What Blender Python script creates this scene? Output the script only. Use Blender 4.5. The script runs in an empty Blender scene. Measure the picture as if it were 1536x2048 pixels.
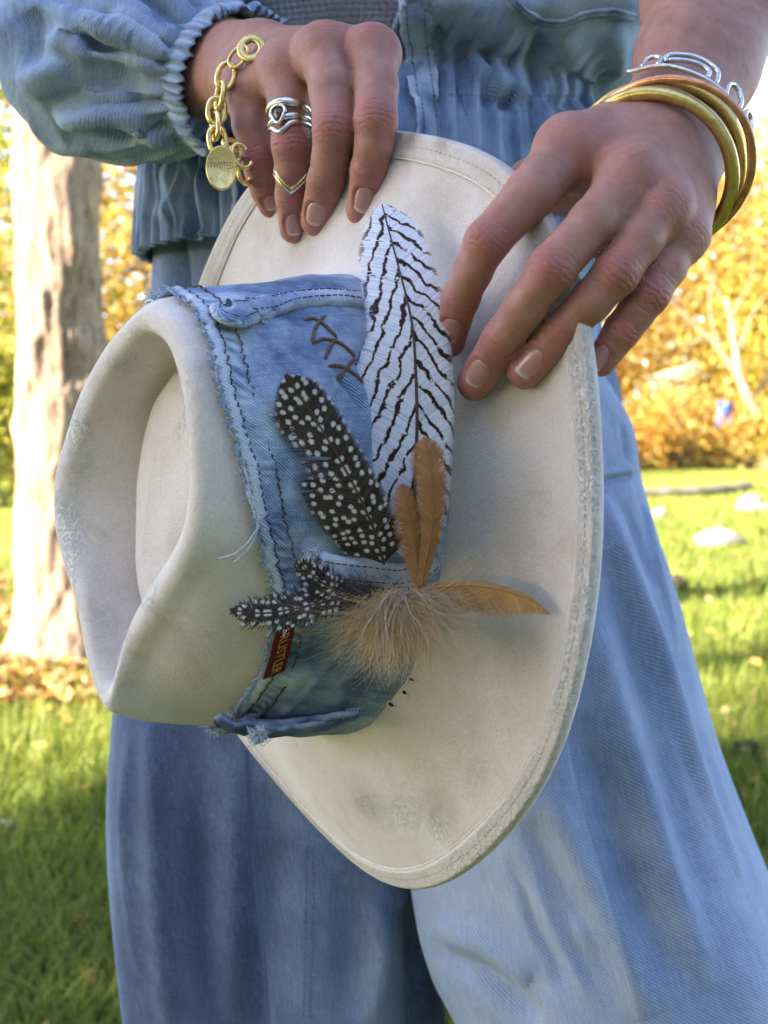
import bpy, math, random
import numpy as np
from mathutils import Vector, Matrix
from mathutils.bvhtree import BVHTree
from math import radians, sin, cos, pi

random.seed(7)
rng = np.random.default_rng(7)
scene = bpy.context.scene
COL = scene.collection

# ------------------------------------------------------------------ camera
FPX = 2300.0                      # focal length in photo pixels (photo is 1536 x 2048)
CAM = np.array([0.0, 0.0, 0.85])
PITCH = math.atan((1024 - 820) / FPX)
RT = np.array([1.0, 0.0, 0.0])
DN = np.array([0.0, -sin(PITCH), -cos(PITCH)])
FW = np.array([0.0, cos(PITCH), -sin(PITCH)])
cd = bpy.data.cameras.new('camera')
cam = bpy.data.objects.new('camera', cd)
COL.objects.link(cam)
cam.location = CAM
cam.rotation_euler = (pi / 2 - PITCH, 0, 0)
cd.sensor_fit = 'VERTICAL'
cd.sensor_height = 24.0
cd.lens = 12.0 * FPX / 1024.0
cd.clip_start = 0.02
cd.clip_end = 1500
cd.dof.use_dof = True
cd.dof.focus_distance = 0.51
cd.dof.aperture_fstop = cd.lens / 3.4      # about a 3.4 mm pupil
scene.camera = cam

# ------------------------------------------------------------------ light
SUN_EL = radians(30)
SUN_H = np.array([-0.87, -0.49]); SUN_H /= np.linalg.norm(SUN_H)
world = bpy.data.worlds.new('World'); scene.world = world
world.use_nodes = True
wn = world.node_tree
sky = wn.nodes.new('ShaderNodeTexSky')
sky.sky_type = 'NISHITA'; sky.sun_disc = False
sky.sun_elevation = SUN_EL
sky.sun_rotation = math.atan2(SUN_H[0], SUN_H[1])
sky.air_density = 1.0; sky.dust_density = 0.5; sky.ozone_density = 1.0
wn.nodes['Background'].inputs['Strength'].default_value = 0.10
wn.links.new(sky.outputs[0], wn.nodes['Background'].inputs[0])
sl = bpy.data.lights.new('sun', 'SUN')
sl.energy = 5.0; sl.angle = radians(0.53); sl.color = (1.0, 0.93, 0.82)
sun = bpy.data.objects.new('sun', sl); COL.objects.link(sun)
sdir = Vector((SUN_H[0] * cos(SUN_EL), SUN_H[1] * cos(SUN_EL), sin(SUN_EL)))
sun.rotation_euler = sdir.to_track_quat('Z', 'Y').to_euler()
sun.location = (-8, -6, 9)
vs = scene.view_settings
vs.view_transform = 'Standard'; vs.look = 'None'; vs.gamma = 1.0; vs.use_curve_mapping = False
vs.exposure = 2.75
vs.use_white_balance = True        # the phone balanced for open shade
vs.white_balance_temperature = 6500; vs.white_balance_tint = 22
scene.cycles.use_denoising = True
scene.cycles.use_adaptive_sampling = True; scene.cycles.adaptive_threshold = 0.02
scene.cycles.max_bounces = 5; scene.cycles.diffuse_bounces = 3; scene.cycles.glossy_bounces = 3; scene.cycles.transmission_bounces = 3
scene.cycles.caustics_reflective = False; scene.cycles.caustics_refractive = False

# ------------------------------------------------------------------ helpers
def c2w(X):
    X = np.asarray(X, float)
    return CAM + X[..., 0:1] * RT + X[..., 1:2] * DN + X[..., 2:3] * FW

def P(px, py, d):
    """photo pixel + distance along the view axis -> world point"""
    return CAM + (px - 768) / FPX * d * RT + (py - 1024) / FPX * d * DN + d * FW

def PL(lst):
    return np.array([P(*a) for a in lst])

def mm(px, d):
    return px * d / FPX

def ray(px, py):
    v = (px - 768) / FPX * RT + (py - 1024) / FPX * DN + FW
    return v / np.linalg.norm(v)

class Surf:
    """a built mesh one can look up points on"""
    def __init__(self, v, f):
        self.b = BVHTree.FromPolygons([tuple(p) for p in v], [tuple(q) for q in f])
    def hit(self, px, py, off=0.0):
        loc, n, i, d = self.b.ray_cast(Vector(CAM), Vector(ray(px, py)))
        if loc is None:
            return None, None
        n = np.array(n)
        if n @ ray(px, py) > 0: n = -n
        return np.array(loc) + n * off, n
    def near(self, p):
        loc, n, i, d = self.b.find_nearest(Vector(p))
        return np.array(loc), np.array(n), d

ORG = {}
def empty(name, loc, label=None, cat=None, group=None):
    o = bpy.data.objects.new(name, None); COL.objects.link(o)
    o.location = loc; o.empty_display_size = 0.02
    ORG[o] = np.array(loc, float)
    tag(o, label, cat, group)
    return o

def tag(o, label=None, cat=None, group=None, kind=None):
    if label: o['label'] = label
    if cat: o['category'] = cat
    if group: o['group'] = group
    if kind: o['kind'] = kind
    return o

def obj(name, v, f, mat, parent=None, smooth=True, attrs=None, loc=None, uv=None):
    v = np.asarray(v, float).reshape(-1, 3)
    if parent is not None: org = ORG[parent]
    elif loc is not None: org = np.array(loc, float)
    else: org = v.mean(0)
    me = bpy.data.meshes.new(name)
    if isinstance(f, np.ndarray): f = f.tolist()
    me.from_pydata((v - org).tolist(), [], f)
    me.update()
    if smooth:
        me.polygons.foreach_set('use_smooth', [True] * len(me.polygons))
    for k, a in (attrs or {}).items():
        a = np.asarray(a, np.float32)
        if a.ndim == 1:
            at = me.attributes.new(k, 'FLOAT', 'POINT'); at.data.foreach_set('value', a)
        else:
            at = me.attributes.new(k, 'FLOAT_VECTOR', 'POINT'); at.data.foreach_set('vector', a.ravel())
    if mat is not None: me.materials.append(mat)
    o = bpy.data.objects.new(name, me); COL.objects.link(o)
    if parent is None:
        o.location = org
    else:
        o.parent = parent
    ORG[o] = org
    return o

def grid_faces(n, m, closed_n=False, closed_m=False, off=0):
    i = np.arange(n if closed_n else n - 1); j = np.arange(m if closed_m else m - 1)
    I, J = np.meshgrid(i, j, indexing='ij')
    I2 = (I + 1) % n; J2 = (J + 1) % m
    return (np.stack([I * m + J, I2 * m + J, I2 * m + J2, I * m + J2], -1).reshape(-1, 4) + off)

def catmull(pts, n, closed=False):
    """resample a control polyline (k,D) to n points, Catmull-Rom"""
    p = np.asarray(pts, float); k = len(p)
    if closed:
        t = np.linspace(0, k, n, endpoint=False)
    else:
        t = np.linspace(0, k - 1, n)
    i = np.floor(t).astype(int)
    if not closed: i = np.minimum(i, k - 2)
    s = (t - i)[:, None]
    def g(j):
        if closed: return p[j % k]
        q = p[np.clip(j, 0, k - 1)]
        lo = (j < 0)[:, None]; hi = (j > k - 1)[:, None]
        q = np.where(lo, 2 * p[0] - p[1], q); q = np.where(hi, 2 * p[-1] - p[-2], q)
        return q
    a, b, c, d = g(i - 1), g(i), g(i + 1), g(i + 2)
    return 0.5 * (2 * b + (c - a) * s + (2 * a - 5 * b + 4 * c - d) * s ** 2 + (3 * b - a - 3 * c + d) * s ** 3)

def norm(v):
    v = np.asarray(v, float)
    return v / (np.linalg.norm(v, axis=-1, keepdims=True) + 1e-12)

def frames(p, closed=False):
    """tangent / normal / binormal along a polyline, parallel transport"""
    p = np.asarray(p, float)
    if closed: t = norm(np.roll(p, -1, 0) - np.roll(p, 1, 0))
    else: t = norm(np.gradient(p, axis=0))
    a = np.array([0, 0, 1.0]) if abs(t[0][2]) < 0.9 else np.array([1.0, 0, 0])
    n0 = norm(np.cross(t[0], a)); N = [n0]
    for i in range(1, len(p)):
        n = N[-1] - t[i] * (N[-1] @ t[i]); N.append(norm(n))
    N = np.array(N); B = np.cross(t, N)
    return t, N, B

def tube(p, r, seg=8, closed=False, caps=True):
    p = np.asarray(p, float); n = len(p)
    r = np.broadcast_to(np.asarray(r, float), (n,))
    t, N, B = frames(p, closed)
    a = np.linspace(0, 2 * pi, seg, endpoint=False)
    v = p[:, None] + r[:, None, None] * (np.cos(a)[None, :, None] * N[:, None] + np.sin(a)[None, :, None] * B[:, None])
    f = grid_faces(n, seg, closed, True).tolist()
    if caps and not closed:
        f.append(list(range(seg))); f.append([(n - 1) * seg + k for k in range(seg)][::-1])
    return v.reshape(-1, 3), f

class MB:
    """collects pieces of one mesh"""
    def __init__(self): self.v = []; self.f = []; self.n = 0; self.a = []
    def add(self, v, f, a=None):
        v = np.asarray(v, float).reshape(-1, 3)
        self.v.append(v)
        self.f += [[int(i) + self.n for i in q] for q in f]
        self.n += len(v)
        if a is not None: self.a.append(np.asarray(a, float).reshape(len(v), -1))
    def V(self): return np.concatenate(self.v)

def vnoise(p, seed=0):
    """cheap smooth value noise on (n,3) points, about -1..1"""
    p = np.asarray(p, float)
    i = np.floor(p).astype(np.int64); s = p - i
    s = s * s * (3 - 2 * s)
    out = np.zeros(len(p))
    for dx in (0, 1):
        for dy in (0, 1):
            for dz in (0, 1):
                h = ((i[:, 0] + dx) * 374761393 + (i[:, 1] + dy) * 668265263 + (i[:, 2] + dz) * 2147483647 + seed * 974634777) & 0xffffffff
                h = ((h ^ (h >> 13)) * 1274126177) & 0xffffffff
                h = h ^ (h >> 16)
                w = (s[:, 0] if dx else 1 - s[:, 0]) * (s[:, 1] if dy else 1 - s[:, 1]) * (s[:, 2] if dz else 1 - s[:, 2])
                out += w * (h / 2147483648.0 - 1.0)
    return out

def vnormals(v, f):
    v = np.asarray(v); f = np.asarray(f)
    n = np.zeros_like(v)
    fn = np.cross(v[f[:, 1]] - v[f[:, 0]], v[f[:, 2]] - v[f[:, 0]])
    if f.shape[1] == 4: fn = fn + np.cross(v[f[:, 2]] - v[f[:, 0]], v[f[:, 3]] - v[f[:, 0]])
    for k in range(f.shape[1]): np.add.at(n, f[:, k], fn)
    return norm(n)

def seg_dist(p, a, b):
    ab = b - a; t = np.clip(((p - a) @ ab) / (ab @ ab + 1e-12), 0, 1)
    return np.linalg.norm(p - a - t[:, None] * ab, axis=1), t

def ridge(v, nrm, line, amp, width, ends=True):
    """push the vertices near a 3D polyline along their normals: a fold (amp>0) or a crease (amp<0)"""
    line = np.asarray(line, float); n = len(line) - 1
    best = np.full(len(v), 9.0); bt = np.zeros(len(v))
    lo = line.min(0) - 3 * width; hi = line.max(0) + 3 * width
    m = np.where(np.all((v > lo) & (v < hi), axis=1))[0]
    if len(m) == 0: return
    q = v[m]; bd = np.full(len(m), 9.0); bt = np.zeros(len(m))
    for k in range(n):
        d, t = seg_dist(q, line[k], line[k + 1])
        u = d < bd; bd[u] = d[u]; bt[u] = (k + t[u]) / n
    e = np.exp(-(bd / width) ** 2)
    if ends: e *= np.clip(np.sin(np.clip(bt, 0.0, 1.0) * pi), 0, 1) ** 0.5
    v[m] += nrm[m] * (amp * e)[:, None]

# ---- implicit surfaces
def cone(p, a, b, ra, rb):
    ab = b - a; t = np.clip(((p - a) @ ab) / (ab @ ab), 0, 1)
    q = p - a - t[:, None] * ab
    return np.sqrt((q * q).sum(1)) - (ra + (rb - ra) * t)

def smin(a, b, k):
    h = np.clip(0.5 + 0.5 * (b - a) / k, 0, 1)
    return b + (a - b) * h - k * h * (1 - h)

def surface_nets(fn, lo, hi, h):
    lo = np.asarray(lo, float); hi = np.asarray(hi, float)
    n = np.ceil((hi - lo) / h).astype(int) + 1
    xs = [lo[k] + h * np.arange(n[k]) for k in range(3)]
    # coarse pass first: only evaluate finely where the surface can be
    D = np.full(n, 1.0, np.float32)
    st = 4
    ci = [np.arange(0, n[k] + st, st) for k in range(3)]
    G = np.stack(np.meshgrid(*[lo[k] + h * ci[k] + h * st / 2 for k in range(3)], indexing='ij'), -1)
    dc = fn(G.reshape(-1, 3)).reshape(G.shape[:3])
    act = np.abs(dc) < h * st * 1.1
    D *= np.sign(np.repeat(np.repeat(np.repeat(dc, st, 0), st, 1), st, 2)[:n[0], :n[1], :n[2]]).astype(np.float32)
    A = np.repeat(np.repeat(np.repeat(act, st, 0), st, 1), st, 2)[:n[0], :n[1], :n[2]]
    I = np.argwhere(A)
    for s in range(0, len(I), 400000):
        q = I[s:s + 400000]
        D[q[:, 0], q[:, 1], q[:, 2]] = fn(lo + h * q)
    S = D < 0
    c = S[:-1, :-1, :-1].astype(np.int8)
    cnt = np.zeros(np.array(n) - 1, np.int8)
    for dx in (0, 1):
        for dy in (0, 1):
            for dz in (0, 1):
                cnt += S[dx:n[0] - 1 + dx, dy:n[1] - 1 + dy, dz:n[2] - 1 + dz]
    cells = np.argwhere((cnt > 0) & (cnt < 8))
    vid = np.full(np.array(n) - 1, -1, np.int64)
    vid[cells[:, 0], cells[:, 1], cells[:, 2]] = np.arange(len(cells))
    acc = np.zeros((len(cells), 3)); num = np.zeros(len(cells))
    cor = [(0, 0, 0), (1, 0, 0), (0, 1, 0), (1, 1, 0), (0, 0, 1), (1, 0, 1), (0, 1, 1), (1, 1, 1)]
    val = [D[cells[:, 0] + a, cells[:, 1] + b, cells[:, 2] + d_] for a, b, d_ in cor]
    for i in range(8):
        for j in range(i + 1, 8):
            if sum(abs(cor[i][k] - cor[j][k]) for k in range(3)) != 1: continue
            m = (val[i] < 0) != (val[j] < 0)
            t = np.where(m, val[i] / np.where(m, val[i] - val[j], 1), 0)
            pt = np.array(cor[i]) + t[:, None] * (np.array(cor[j]) - np.array(cor[i]))
            acc += pt * m[:, None]; num += m
    v = lo + h * (cells + acc / num[:, None])
    F = []
    for ax in range(3):
        o1, o2 = [(1, 2), (2, 0), (0, 1)][ax]
        sl0 = [slice(None)] * 3; sl1 = [slice(None)] * 3
        sl0[ax] = slice(0, n[ax] - 1); sl1[ax] = slice(1, n[ax])
        E = S[tuple(sl0)] != S[tuple(sl1)]
        e = np.argwhere(E)
        e = e[(e[:, o1] > 0) & (e[:, o2] > 0) & (e[:, o1] < n[o1] - 1) & (e[:, o2] < n[o2] - 1)]
        def cc(a, b):
            q = e.copy(); q[:, o1] -= a; q[:, o2] -= b
            return vid[q[:, 0], q[:, 1], q[:, 2]]
        quad = np.stack([cc(1, 1), cc(0, 1), cc(0, 0), cc(1, 0)], 1)
        neg = S[e[:, 0], e[:, 1], e[:, 2]]
        quad = np.where(neg[:, None], quad, quad[:, ::-1])
        F.append(quad)
    F = np.concatenate(F); F = F[(F >= 0).all(1)]
    eps = h * 0.5
    for _ in range(1):
        d = fn(v)
        g = np.stack([fn(v + np.eye(3)[k] * eps) - d for k in range(3)], 1) / eps
        step = np.clip(d, -h, h)[:, None] * g / np.maximum((g * g).sum(1), 0.3)[:, None]
        v = v - step
    return v, F

# ---- materials
def new_mat(name):
    m = bpy.data.materials.new(name); m.use_nodes = True
    nt = m.node_tree
    return m, nt, nt.nodes['Principled BSDF']

class NT:
    """tiny node-graph builder"""
    def __init__(self, nt): self.nt = nt
    def n(self, kind, **kw):
        x = self.nt.nodes.new('ShaderNode' + kind)
        for k, v in kw.items(): setattr(x, k, v)
        return x
    def link(self, a, b): self.nt.links.new(a, b)
    def put(self, sock, val):
        if isinstance(val, bpy.types.NodeSocket): self.link(val, sock)
        else: sock.default_value = val
    def math(self, op, a, b=0.0, c=0.0):
        x = self.n('Math', operation=op)
        self.put(x.inputs[0], a); self.put(x.inputs[1], b); self.put(x.inputs[2], c)
        return x.outputs[0]
    def vmul(self, a, s):
        x = self.n('VectorMath', operation='MULTIPLY'); self.put(x.inputs[0], a); self.put(x.inputs[1], s)
        return x.outputs[0]
    def attr(self, name, vec=False):
        x = self.n('Attribute', attribute_name=name)
        return x.outputs['Vector'] if vec else x.outputs['Fac']
    def noise(self, vec, scale, detail=3, rough=0.55, dist=0.0):
        x = self.n('TexNoise'); self.put(x.inputs['Scale'], scale)
        x.inputs['Detail'].default_value = detail; x.inputs['Roughness'].default_value = rough
        x.inputs['Distortion'].default_value = dist
        if vec is not None: self.link(vec, x.inputs['Vector'])
        return x.outputs['Fac']
    def ramp(self, fac, stops, interp='LINEAR'):
        x = self.n('ValToRGB'); r = x.color_ramp; r.interpolation = interp
        while len(r.elements) < len(stops): r.elements.new(0.5)
        for e, (p, c) in zip(r.elements, stops):
            e.position = p; e.color = (*c, 1) if len(c) == 3 else c
        self.put(x.inputs[0], fac)
        return x.outputs['Color']
    def mixc(self, fac, a, b, mode='MIX'):
        x = self.n('Mix', data_type='RGBA', blend_type=mode)
        self.put(x.inputs[0], fac)
        for s, v in ((x.inputs[6], a), (x.inputs[7], b)):
            self.put(s, v if isinstance(v, bpy.types.NodeSocket) else (*v, 1))
        return x.outputs[2]
    def bump(self, h, strength, dist, normal=None):
        x = self.n('Bump'); x.inputs['Strength'].default_value = strength; x.inputs['Distance'].default_value = dist
        self.link(h, x.inputs['Height'])
        if normal is not None: self.link(normal, x.inputs['Normal'])
        return x.outputs['Normal']
    def pos(self):
        return self.n('NewGeometry').outputs['Position']
    def objco(self):
        return self.n('TexCoord').outputs['Object']

def S8(r, g, b):
    """8-bit sRGB -> linear"""
    f = lambda c: (c / 255 / 12.92) if c <= 10 else ((c / 255 + 0.055) / 1.055) ** 2.4
    return (f(r), f(g), f(b))
# ------------------------------------------------------------------ materials
def make_felt():
    m, nt, b = new_mat('felt'); g = NT(nt); p = g.pos()
    big = g.noise(p, 22, 4, 0.6)
    mid = g.noise(p, 90, 4, 0.65)
    st = g.noise(p, 34, 5, 0.7, 0.6)
    base = g.ramp(big, [(0.3, S8(212, 200, 187)), (0.5, S8(223, 213, 203)), (0.7, S8(230, 222, 214))])
    dirt = g.ramp(g.math('MULTIPLY', g.math('SMOOTH_MIN', st, 0.9, 0.1), 1.0), [(0.56, (0, 0, 0)), (0.68, (1, 1, 1))])
    col = g.mixc(g.math('MULTIPLY', dirt, 0.28), base, S8(182, 165, 138))
    fleck = g.ramp(mid, [(0.60, (0, 0, 0)), (0.74, (1, 1, 1))])
    col = g.mixc(g.math('MULTIPLY', fleck, 0.35), col, S8(228, 226, 222))
    # pale scuffs where the edge binding and the crown are rubbed
    sc = g.attr('scuff')
    chip = g.ramp(g.noise(p, 420, 4, 0.7), [(0.46, (0, 0, 0)), (0.54, (1, 1, 1))])
    col = g.mixc(g.math('MULTIPLY', sc, chip), col, S8(234, 234, 228))
    soil = g.attr('soil')
    col = g.mixc(g.math('MULTIPLY', soil, g.math('MULTIPLY', g.noise(p, 120, 5, 0.7), 1.5)), col, S8(150, 132, 100))
    nap = g.ramp(g.math('ADD', g.math('MULTIPLY', g.noise(p, 1300, 3, 0.7), 0.6), g.math('MULTIPLY', g.noise(g.vmul(p, (500, 1500, 900)), 1.0, 2), 0.4)), [(0.35, (0.86, 0.85, 0.83)), (0.65, (1.05, 1.05, 1.05))])
    col = g.mixc(1.0, col, nap, 'MULTIPLY')
    g.link(col, b.inputs['Base Color'])
    b.inputs['Roughness'].default_value = 0.95
    b.inputs['Sheen Weight'].default_value = 0.25
    b.inputs['Sheen Roughness'].default_value = 0.6
    b.inputs['Specular IOR Level'].default_value = 0.15
    fuzz = g.math('ADD', g.noise(p, 900, 3, 0.7), g.math('MULTIPLY', g.noise(p, 2600, 2, 0.6), 0.6))
    n1 = g.bump(fuzz, 0.7, 0.0007)
    n2 = g.bump(g.noise(p, 160, 4, 0.6), 0.35, 0.002, n1)
    n3 = g.bump(g.math('MULTIPLY', sc, chip), 0.8, 0.0009, n2)
    g.link(n3, b.inputs['Normal'])
    return m

def make_denim(name, dark, mid, pale, fade=0.5, twill=0.0015, contrast=0.5, patch=14.0, ang=0.95, seed=0.0, blotch=1.3):
    """twill weave; 'fab' holds fabric coordinates in metres, 'wear' where the dye is rubbed off; on the jeans legs also painted light and shade"""
    m, nt, b = new_mat(name); g = NT(nt)
    fab = g.attr('fab', True)
    sep = g.n('SeparateXYZ'); g.link(fab, sep.inputs[0])
    wob = g.math('ADD', g.math('MULTIPLY', g.noise(fab, 900, 2), 0.0007), g.math('MULTIPLY', g.noise(fab, 120, 2), 0.0007))
    lin = g.math('ADD', g.math('MULTIPLY', sep.outputs[0], cos(ang)), g.math('MULTIPLY', sep.outputs[1], sin(ang)))
    lin = g.math('ADD', lin, wob)
    wave = g.math('MULTIPLY_ADD', g.math('SINE', g.math('MULTIPLY', lin, 2 * pi / twill)), 0.5, 0.5)
    thr = g.noise(fab, 2600, 2, 0.5)
    sh = g.n('VectorMath', operation='ADD'); g.link(fab, sh.inputs[0]); sh.inputs[1].default_value = (seed, seed * 1.7, 0)
    big = g.noise(sh.outputs[0], patch, 4, 0.62)
    slub = g.noise(g.vmul(fab, (900, 60, 1)), 1.0, 2, 0.5)
    wear_and_light = g.attr('wear_and_light')
    f = g.math('ADD', g.math('MULTIPLY', g.math('MULTIPLY', wave, g.math('MULTIPLY_ADD', g.noise(fab, 300, 3), 1.2, 0.4)), contrast), g.math('MULTIPLY', thr, 0.45))
    f = g.math('ADD', f, g.math('MULTIPLY', g.math('SUBTRACT', big, 0.5), blotch))
    f = g.math('ADD', f, g.math('MULTIPLY', g.math('SUBTRACT', slub, 0.5), 0.35))
    f = g.math('ADD', f, g.math('MULTIPLY', wear_and_light, 0.7))
    f = g.math('ADD', f, fade - 0.5 - contrast * 0.5)
    col = g.ramp(f, [(0.08, dark), (0.42, mid), (0.95, pale)])
    g.link(col, b.inputs['Base Color'])
    b.inputs['Roughness'].default_value = 0.9
    b.inputs['Specular IOR Level'].default_value = 0.2
    b.inputs['Sheen Weight'].default_value = 0.12
    h = g.math('ADD', wave, g.math('MULTIPLY', thr, 0.8))
    n1 = g.bump(h, 0.35, 0.0004)
    n2 = g.bump(g.noise(fab, 170, 4, 0.6), 0.25, 0.002, n1)
    g.link(n2, b.inputs['Normal'])
    return m

def make_skin():
    m, nt, b = new_mat('skin'); g = NT(nt); p = g.pos()
    red = g.attr('flush')
    mott = g.noise(p, 120, 4, 0.6)
    fine = g.noise(p, 700, 3, 0.6)
    col = g.ramp(mott, [(0.3, (0.32, 0.140, 0.095)), (0.7, (0.43, 0.215, 0.153))])
    col = g.mixc(g.math('MULTIPLY', red, g.math('ADD', 0.55, g.math('MULTIPLY', mott, 0.7))), col, (0.38, 0.125, 0.098))
    sp = g.ramp(g.noise(p, 300, 2, 0.5), [(0.72, (0, 0, 0)), (0.80, (1, 1, 1))])
    col = g.mixc(g.math('MULTIPLY', sp, 0.18), col, (0.33, 0.14, 0.09))
    g.link(col, b.inputs['Base Color'])
    b.inputs['Roughness'].default_value = 0.52
    b.inputs['Specular IOR Level'].default_value = 0.35
    b.inputs['Subsurface Weight'].default_value = 0.22
    b.inputs['Subsurface Radius'].default_value = (1.0, 0.35, 0.2)
    b.inputs['Subsurface Scale'].default_value = 0.004
    # creases over the finger joints: distance along the finger (mm) + a mask
    cs = g.attr('crs'); cm = g.attr('crm')
    wig = g.math('MULTIPLY', g.math('SUBTRACT', g.noise(p, 260, 3, 0.6), 0.5), 5.0)
    w = g.math('SINE', g.math('MULTIPLY', g.math('ADD', cs, wig), 2.5))
    w = g.math('POWER', g.math('MULTIPLY_ADD', w, 0.5, 0.5), 2.6)
    brk = g.ramp(g.noise(p, 330, 2, 0.5), [(0.35, (0, 0, 0)), (0.55, (1, 1, 1))])
    crease = g.math('MULTIPLY', g.math('MULTIPLY', w, cm), brk)
    vor = g.n('TexVoronoi', feature='DISTANCE_TO_EDGE'); vor.inputs['Scale'].default_value = 900
    g.link(p, vor.inputs['Vector'])
    pore = g.math('MINIMUM', vor.outputs['Distance'], 0.25)
    n1 = g.bump(g.math('ADD', pore, g.math('MULTIPLY', fine, 0.3)), 0.18, 0.0008)
    n2 = g.bump(g.math('MULTIPLY', crease, -1.0), 0.5, 0.0009, n1)
    n3 = g.bump(g.noise(p, 110, 3, 0.5), 0.18, 0.003, n2)
    g.link(n3, b.inputs['Normal'])
    return m

def make_nail():
    m, nt, b = new_mat('nail'); g = NT(nt)
    t = g.attr('nt')
    col = g.ramp(t, [(0.0, (0.56, 0.36, 0.31)), (0.16, (0.44, 0.215, 0.180)), (0.84, (0.46, 0.225, 0.190)), (0.92, (0.52, 0.37, 0.30)), (1.0, (0.58, 0.45, 0.37))])
    g.link(col, b.inputs['Base Color'])
    b.inputs['Roughness'].default_value = 0.24
    b.inputs['Coat Weight'].default_value = 0.25
    b.inputs['Subsurface Weight'].default_value = 0.1
    b.inputs['Subsurface Scale'].default_value = 0.002
    g.link(g.bump(g.noise(g.pos(), 500, 2), 0.08, 0.0006), b.inputs['Normal'])
    return m

def make_metal(name, col, rough, dents=0.15, scale=500, tarn=None):
    m, nt, b = new_mat(name); g = NT(nt); p = g.pos()
    if tarn is None: tarn = tuple(c * 0.6 for c in col)
    g.link(g.mixc(g.ramp(g.noise(p, 220, 4, 0.7), [(0.45, (0, 0, 0)), (0.75, (1, 1, 1))]), col, tarn), b.inputs['Base Color'])
    b.inputs['Metallic'].default_value = 1.0
    r = g.math('MULTIPLY_ADD', g.noise(p, 350, 3), 0.25, rough - 0.1)
    g.link(r, b.inputs['Roughness'])
    g.link(g.bump(g.noise(p, scale, 3, 0.6), dents, 0.0008), b.inputs['Normal'])
    return m

def make_plain(name, a, bcol, scale=300, rough=0.8, bump=0.2, dist=0.001, spec=0.3, sheen=0.0):
    m, nt, b = new_mat(name); g = NT(nt); p = g.pos()
    n = g.noise(p, scale, 4, 0.6)
    g.link(g.ramp(n, [(0.32, a), (0.68, bcol)]), b.inputs['Base Color'])
    b.inputs['Roughness'].default_value = rough
    b.inputs['Specular IOR Level'].default_value = spec
    b.inputs['Sheen Weight'].default_value = sheen
    g.link(g.bump(g.noise(p, scale * 2, 3, 0.6), bump, dist), b.inputs['Normal'])
    return m

def feather_shader(name, colour_fn, rough=0.6, trans=0.25):
    m, nt, b = new_mat(name); g = NT(nt)
    col = colour_fn(g)
    g.link(col, b.inputs['Base Color'])
    b.inputs['Roughness'].default_value = rough
    b.inputs['Specular IOR Level'].default_value = 0.25
    b.inputs['Sheen Weight'].default_value = 0.15
    tr = g.n('BsdfTranslucent'); g.link(col, tr.inputs[0])
    mx = g.n('MixShader'); mx.inputs[0].default_value = trans
    g.link(b.outputs[0], mx.inputs[1]); g.link(tr.outputs[0], mx.inputs[2])
    g.link(mx.outputs[0], nt.nodes['Material Output'].inputs[0])
    return m

def striped(g):
    # 'ph' is the stripe phase, jittered barb by barb
    ph = g.attr('ph'); fc = g.attr('fc', True)
    n = g.math('MULTIPLY', g.math('SUBTRACT', g.noise(g.vmul(fc, (110, 150, 1)), 1.0, 2, 0.5), 0.5), 1.25)
    x = g.math('FRACT', g.math('ADD', ph, n))
    wid = g.math('MULTIPLY_ADD', g.noise(g.vmul(fc, (60, 60, 1)), 1.0, 2), 0.14, 0.105)
    gapn = g.ramp(g.noise(g.vmul(fc, (210, 210, 1)), 1.0, 2), [(0.34, (0, 0, 0)), (0.40, (1, 1, 1))])
    line = g.math('MULTIPLY', gapn, g.math('LESS_THAN', g.math('ABSOLUTE', g.math('SUBTRACT', x, 0.5)), g.math('MULTIPLY', wid, 0.62)))
    halo = g.math('MULTIPLY', gapn, g.math('LESS_THAN', g.math('ABSOLUTE', g.math('SUBTRACT', x, 0.5)), g.math('MULTIPLY', wid, 0.80)))
    white = g.ramp(g.attr('bj'), [(0.0, (0.62, 0.63, 0.70)), (0.5, (0.80, 0.81, 0.86)), (1.0, (0.88, 0.89, 0.93))])
    c = g.mixc(halo, white, (0.42, 0.33, 0.24))
    return g.mixc(line, c, (0.022, 0.013, 0.008))

def nt_last(g):
    return [n for n in g.nt.nodes if n.bl_idname == 'ShaderNodeMapRange'][-1]

def spotted(g):
    fc = g.attr('fc', True)
    vo = g.n('TexVoronoi', voronoi_dimensions='2D'); vo.inputs['Scale'].default_value = 1.0; vo.inputs['Randomness'].default_value = 0.75
    g.link(fc, vo.inputs['Vector'])
    d = g.math('ADD', vo.outputs['Distance'], g.math('MULTIPLY', g.math('SUBTRACT', g.noise(fc, 7.0, 2), 0.5), 0.30))
    dot = g.n('MapRange').outputs[0]
    mr = nt_last(g); g.link(d, mr.inputs[0]); mr.inputs[1].default_value = 0.30; mr.inputs[2].default_value = 0.20; mr.inputs[3].default_value = 0.0; mr.inputs[4].default_value = 1.0
    dk = g.ramp(g.math('ADD', g.math('MULTIPLY', g.noise(fc, 1.6, 3), 0.6), g.math('MULTIPLY', g.attr('bj'), 0.4)), [(0.3, (0.020, 0.014, 0.011)), (0.75, (0.075, 0.053, 0.040))])
    return g.mixc(dot, dk, (0.66, 0.63, 0.57))

def coppery(a, c):
    def fn(g):
        fc = g.attr('fc', True)
        n = g.noise(g.vmul(fc, (400, 60, 1)), 1.0, 3, 0.6)
        n = g.math('ADD', g.math('MULTIPLY', n, 0.92), g.math('MULTIPLY', g.attr('bj'), 0.08))
        return g.ramp(n, [(0.25, a), (0.75, c)])
    return fn

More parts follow.
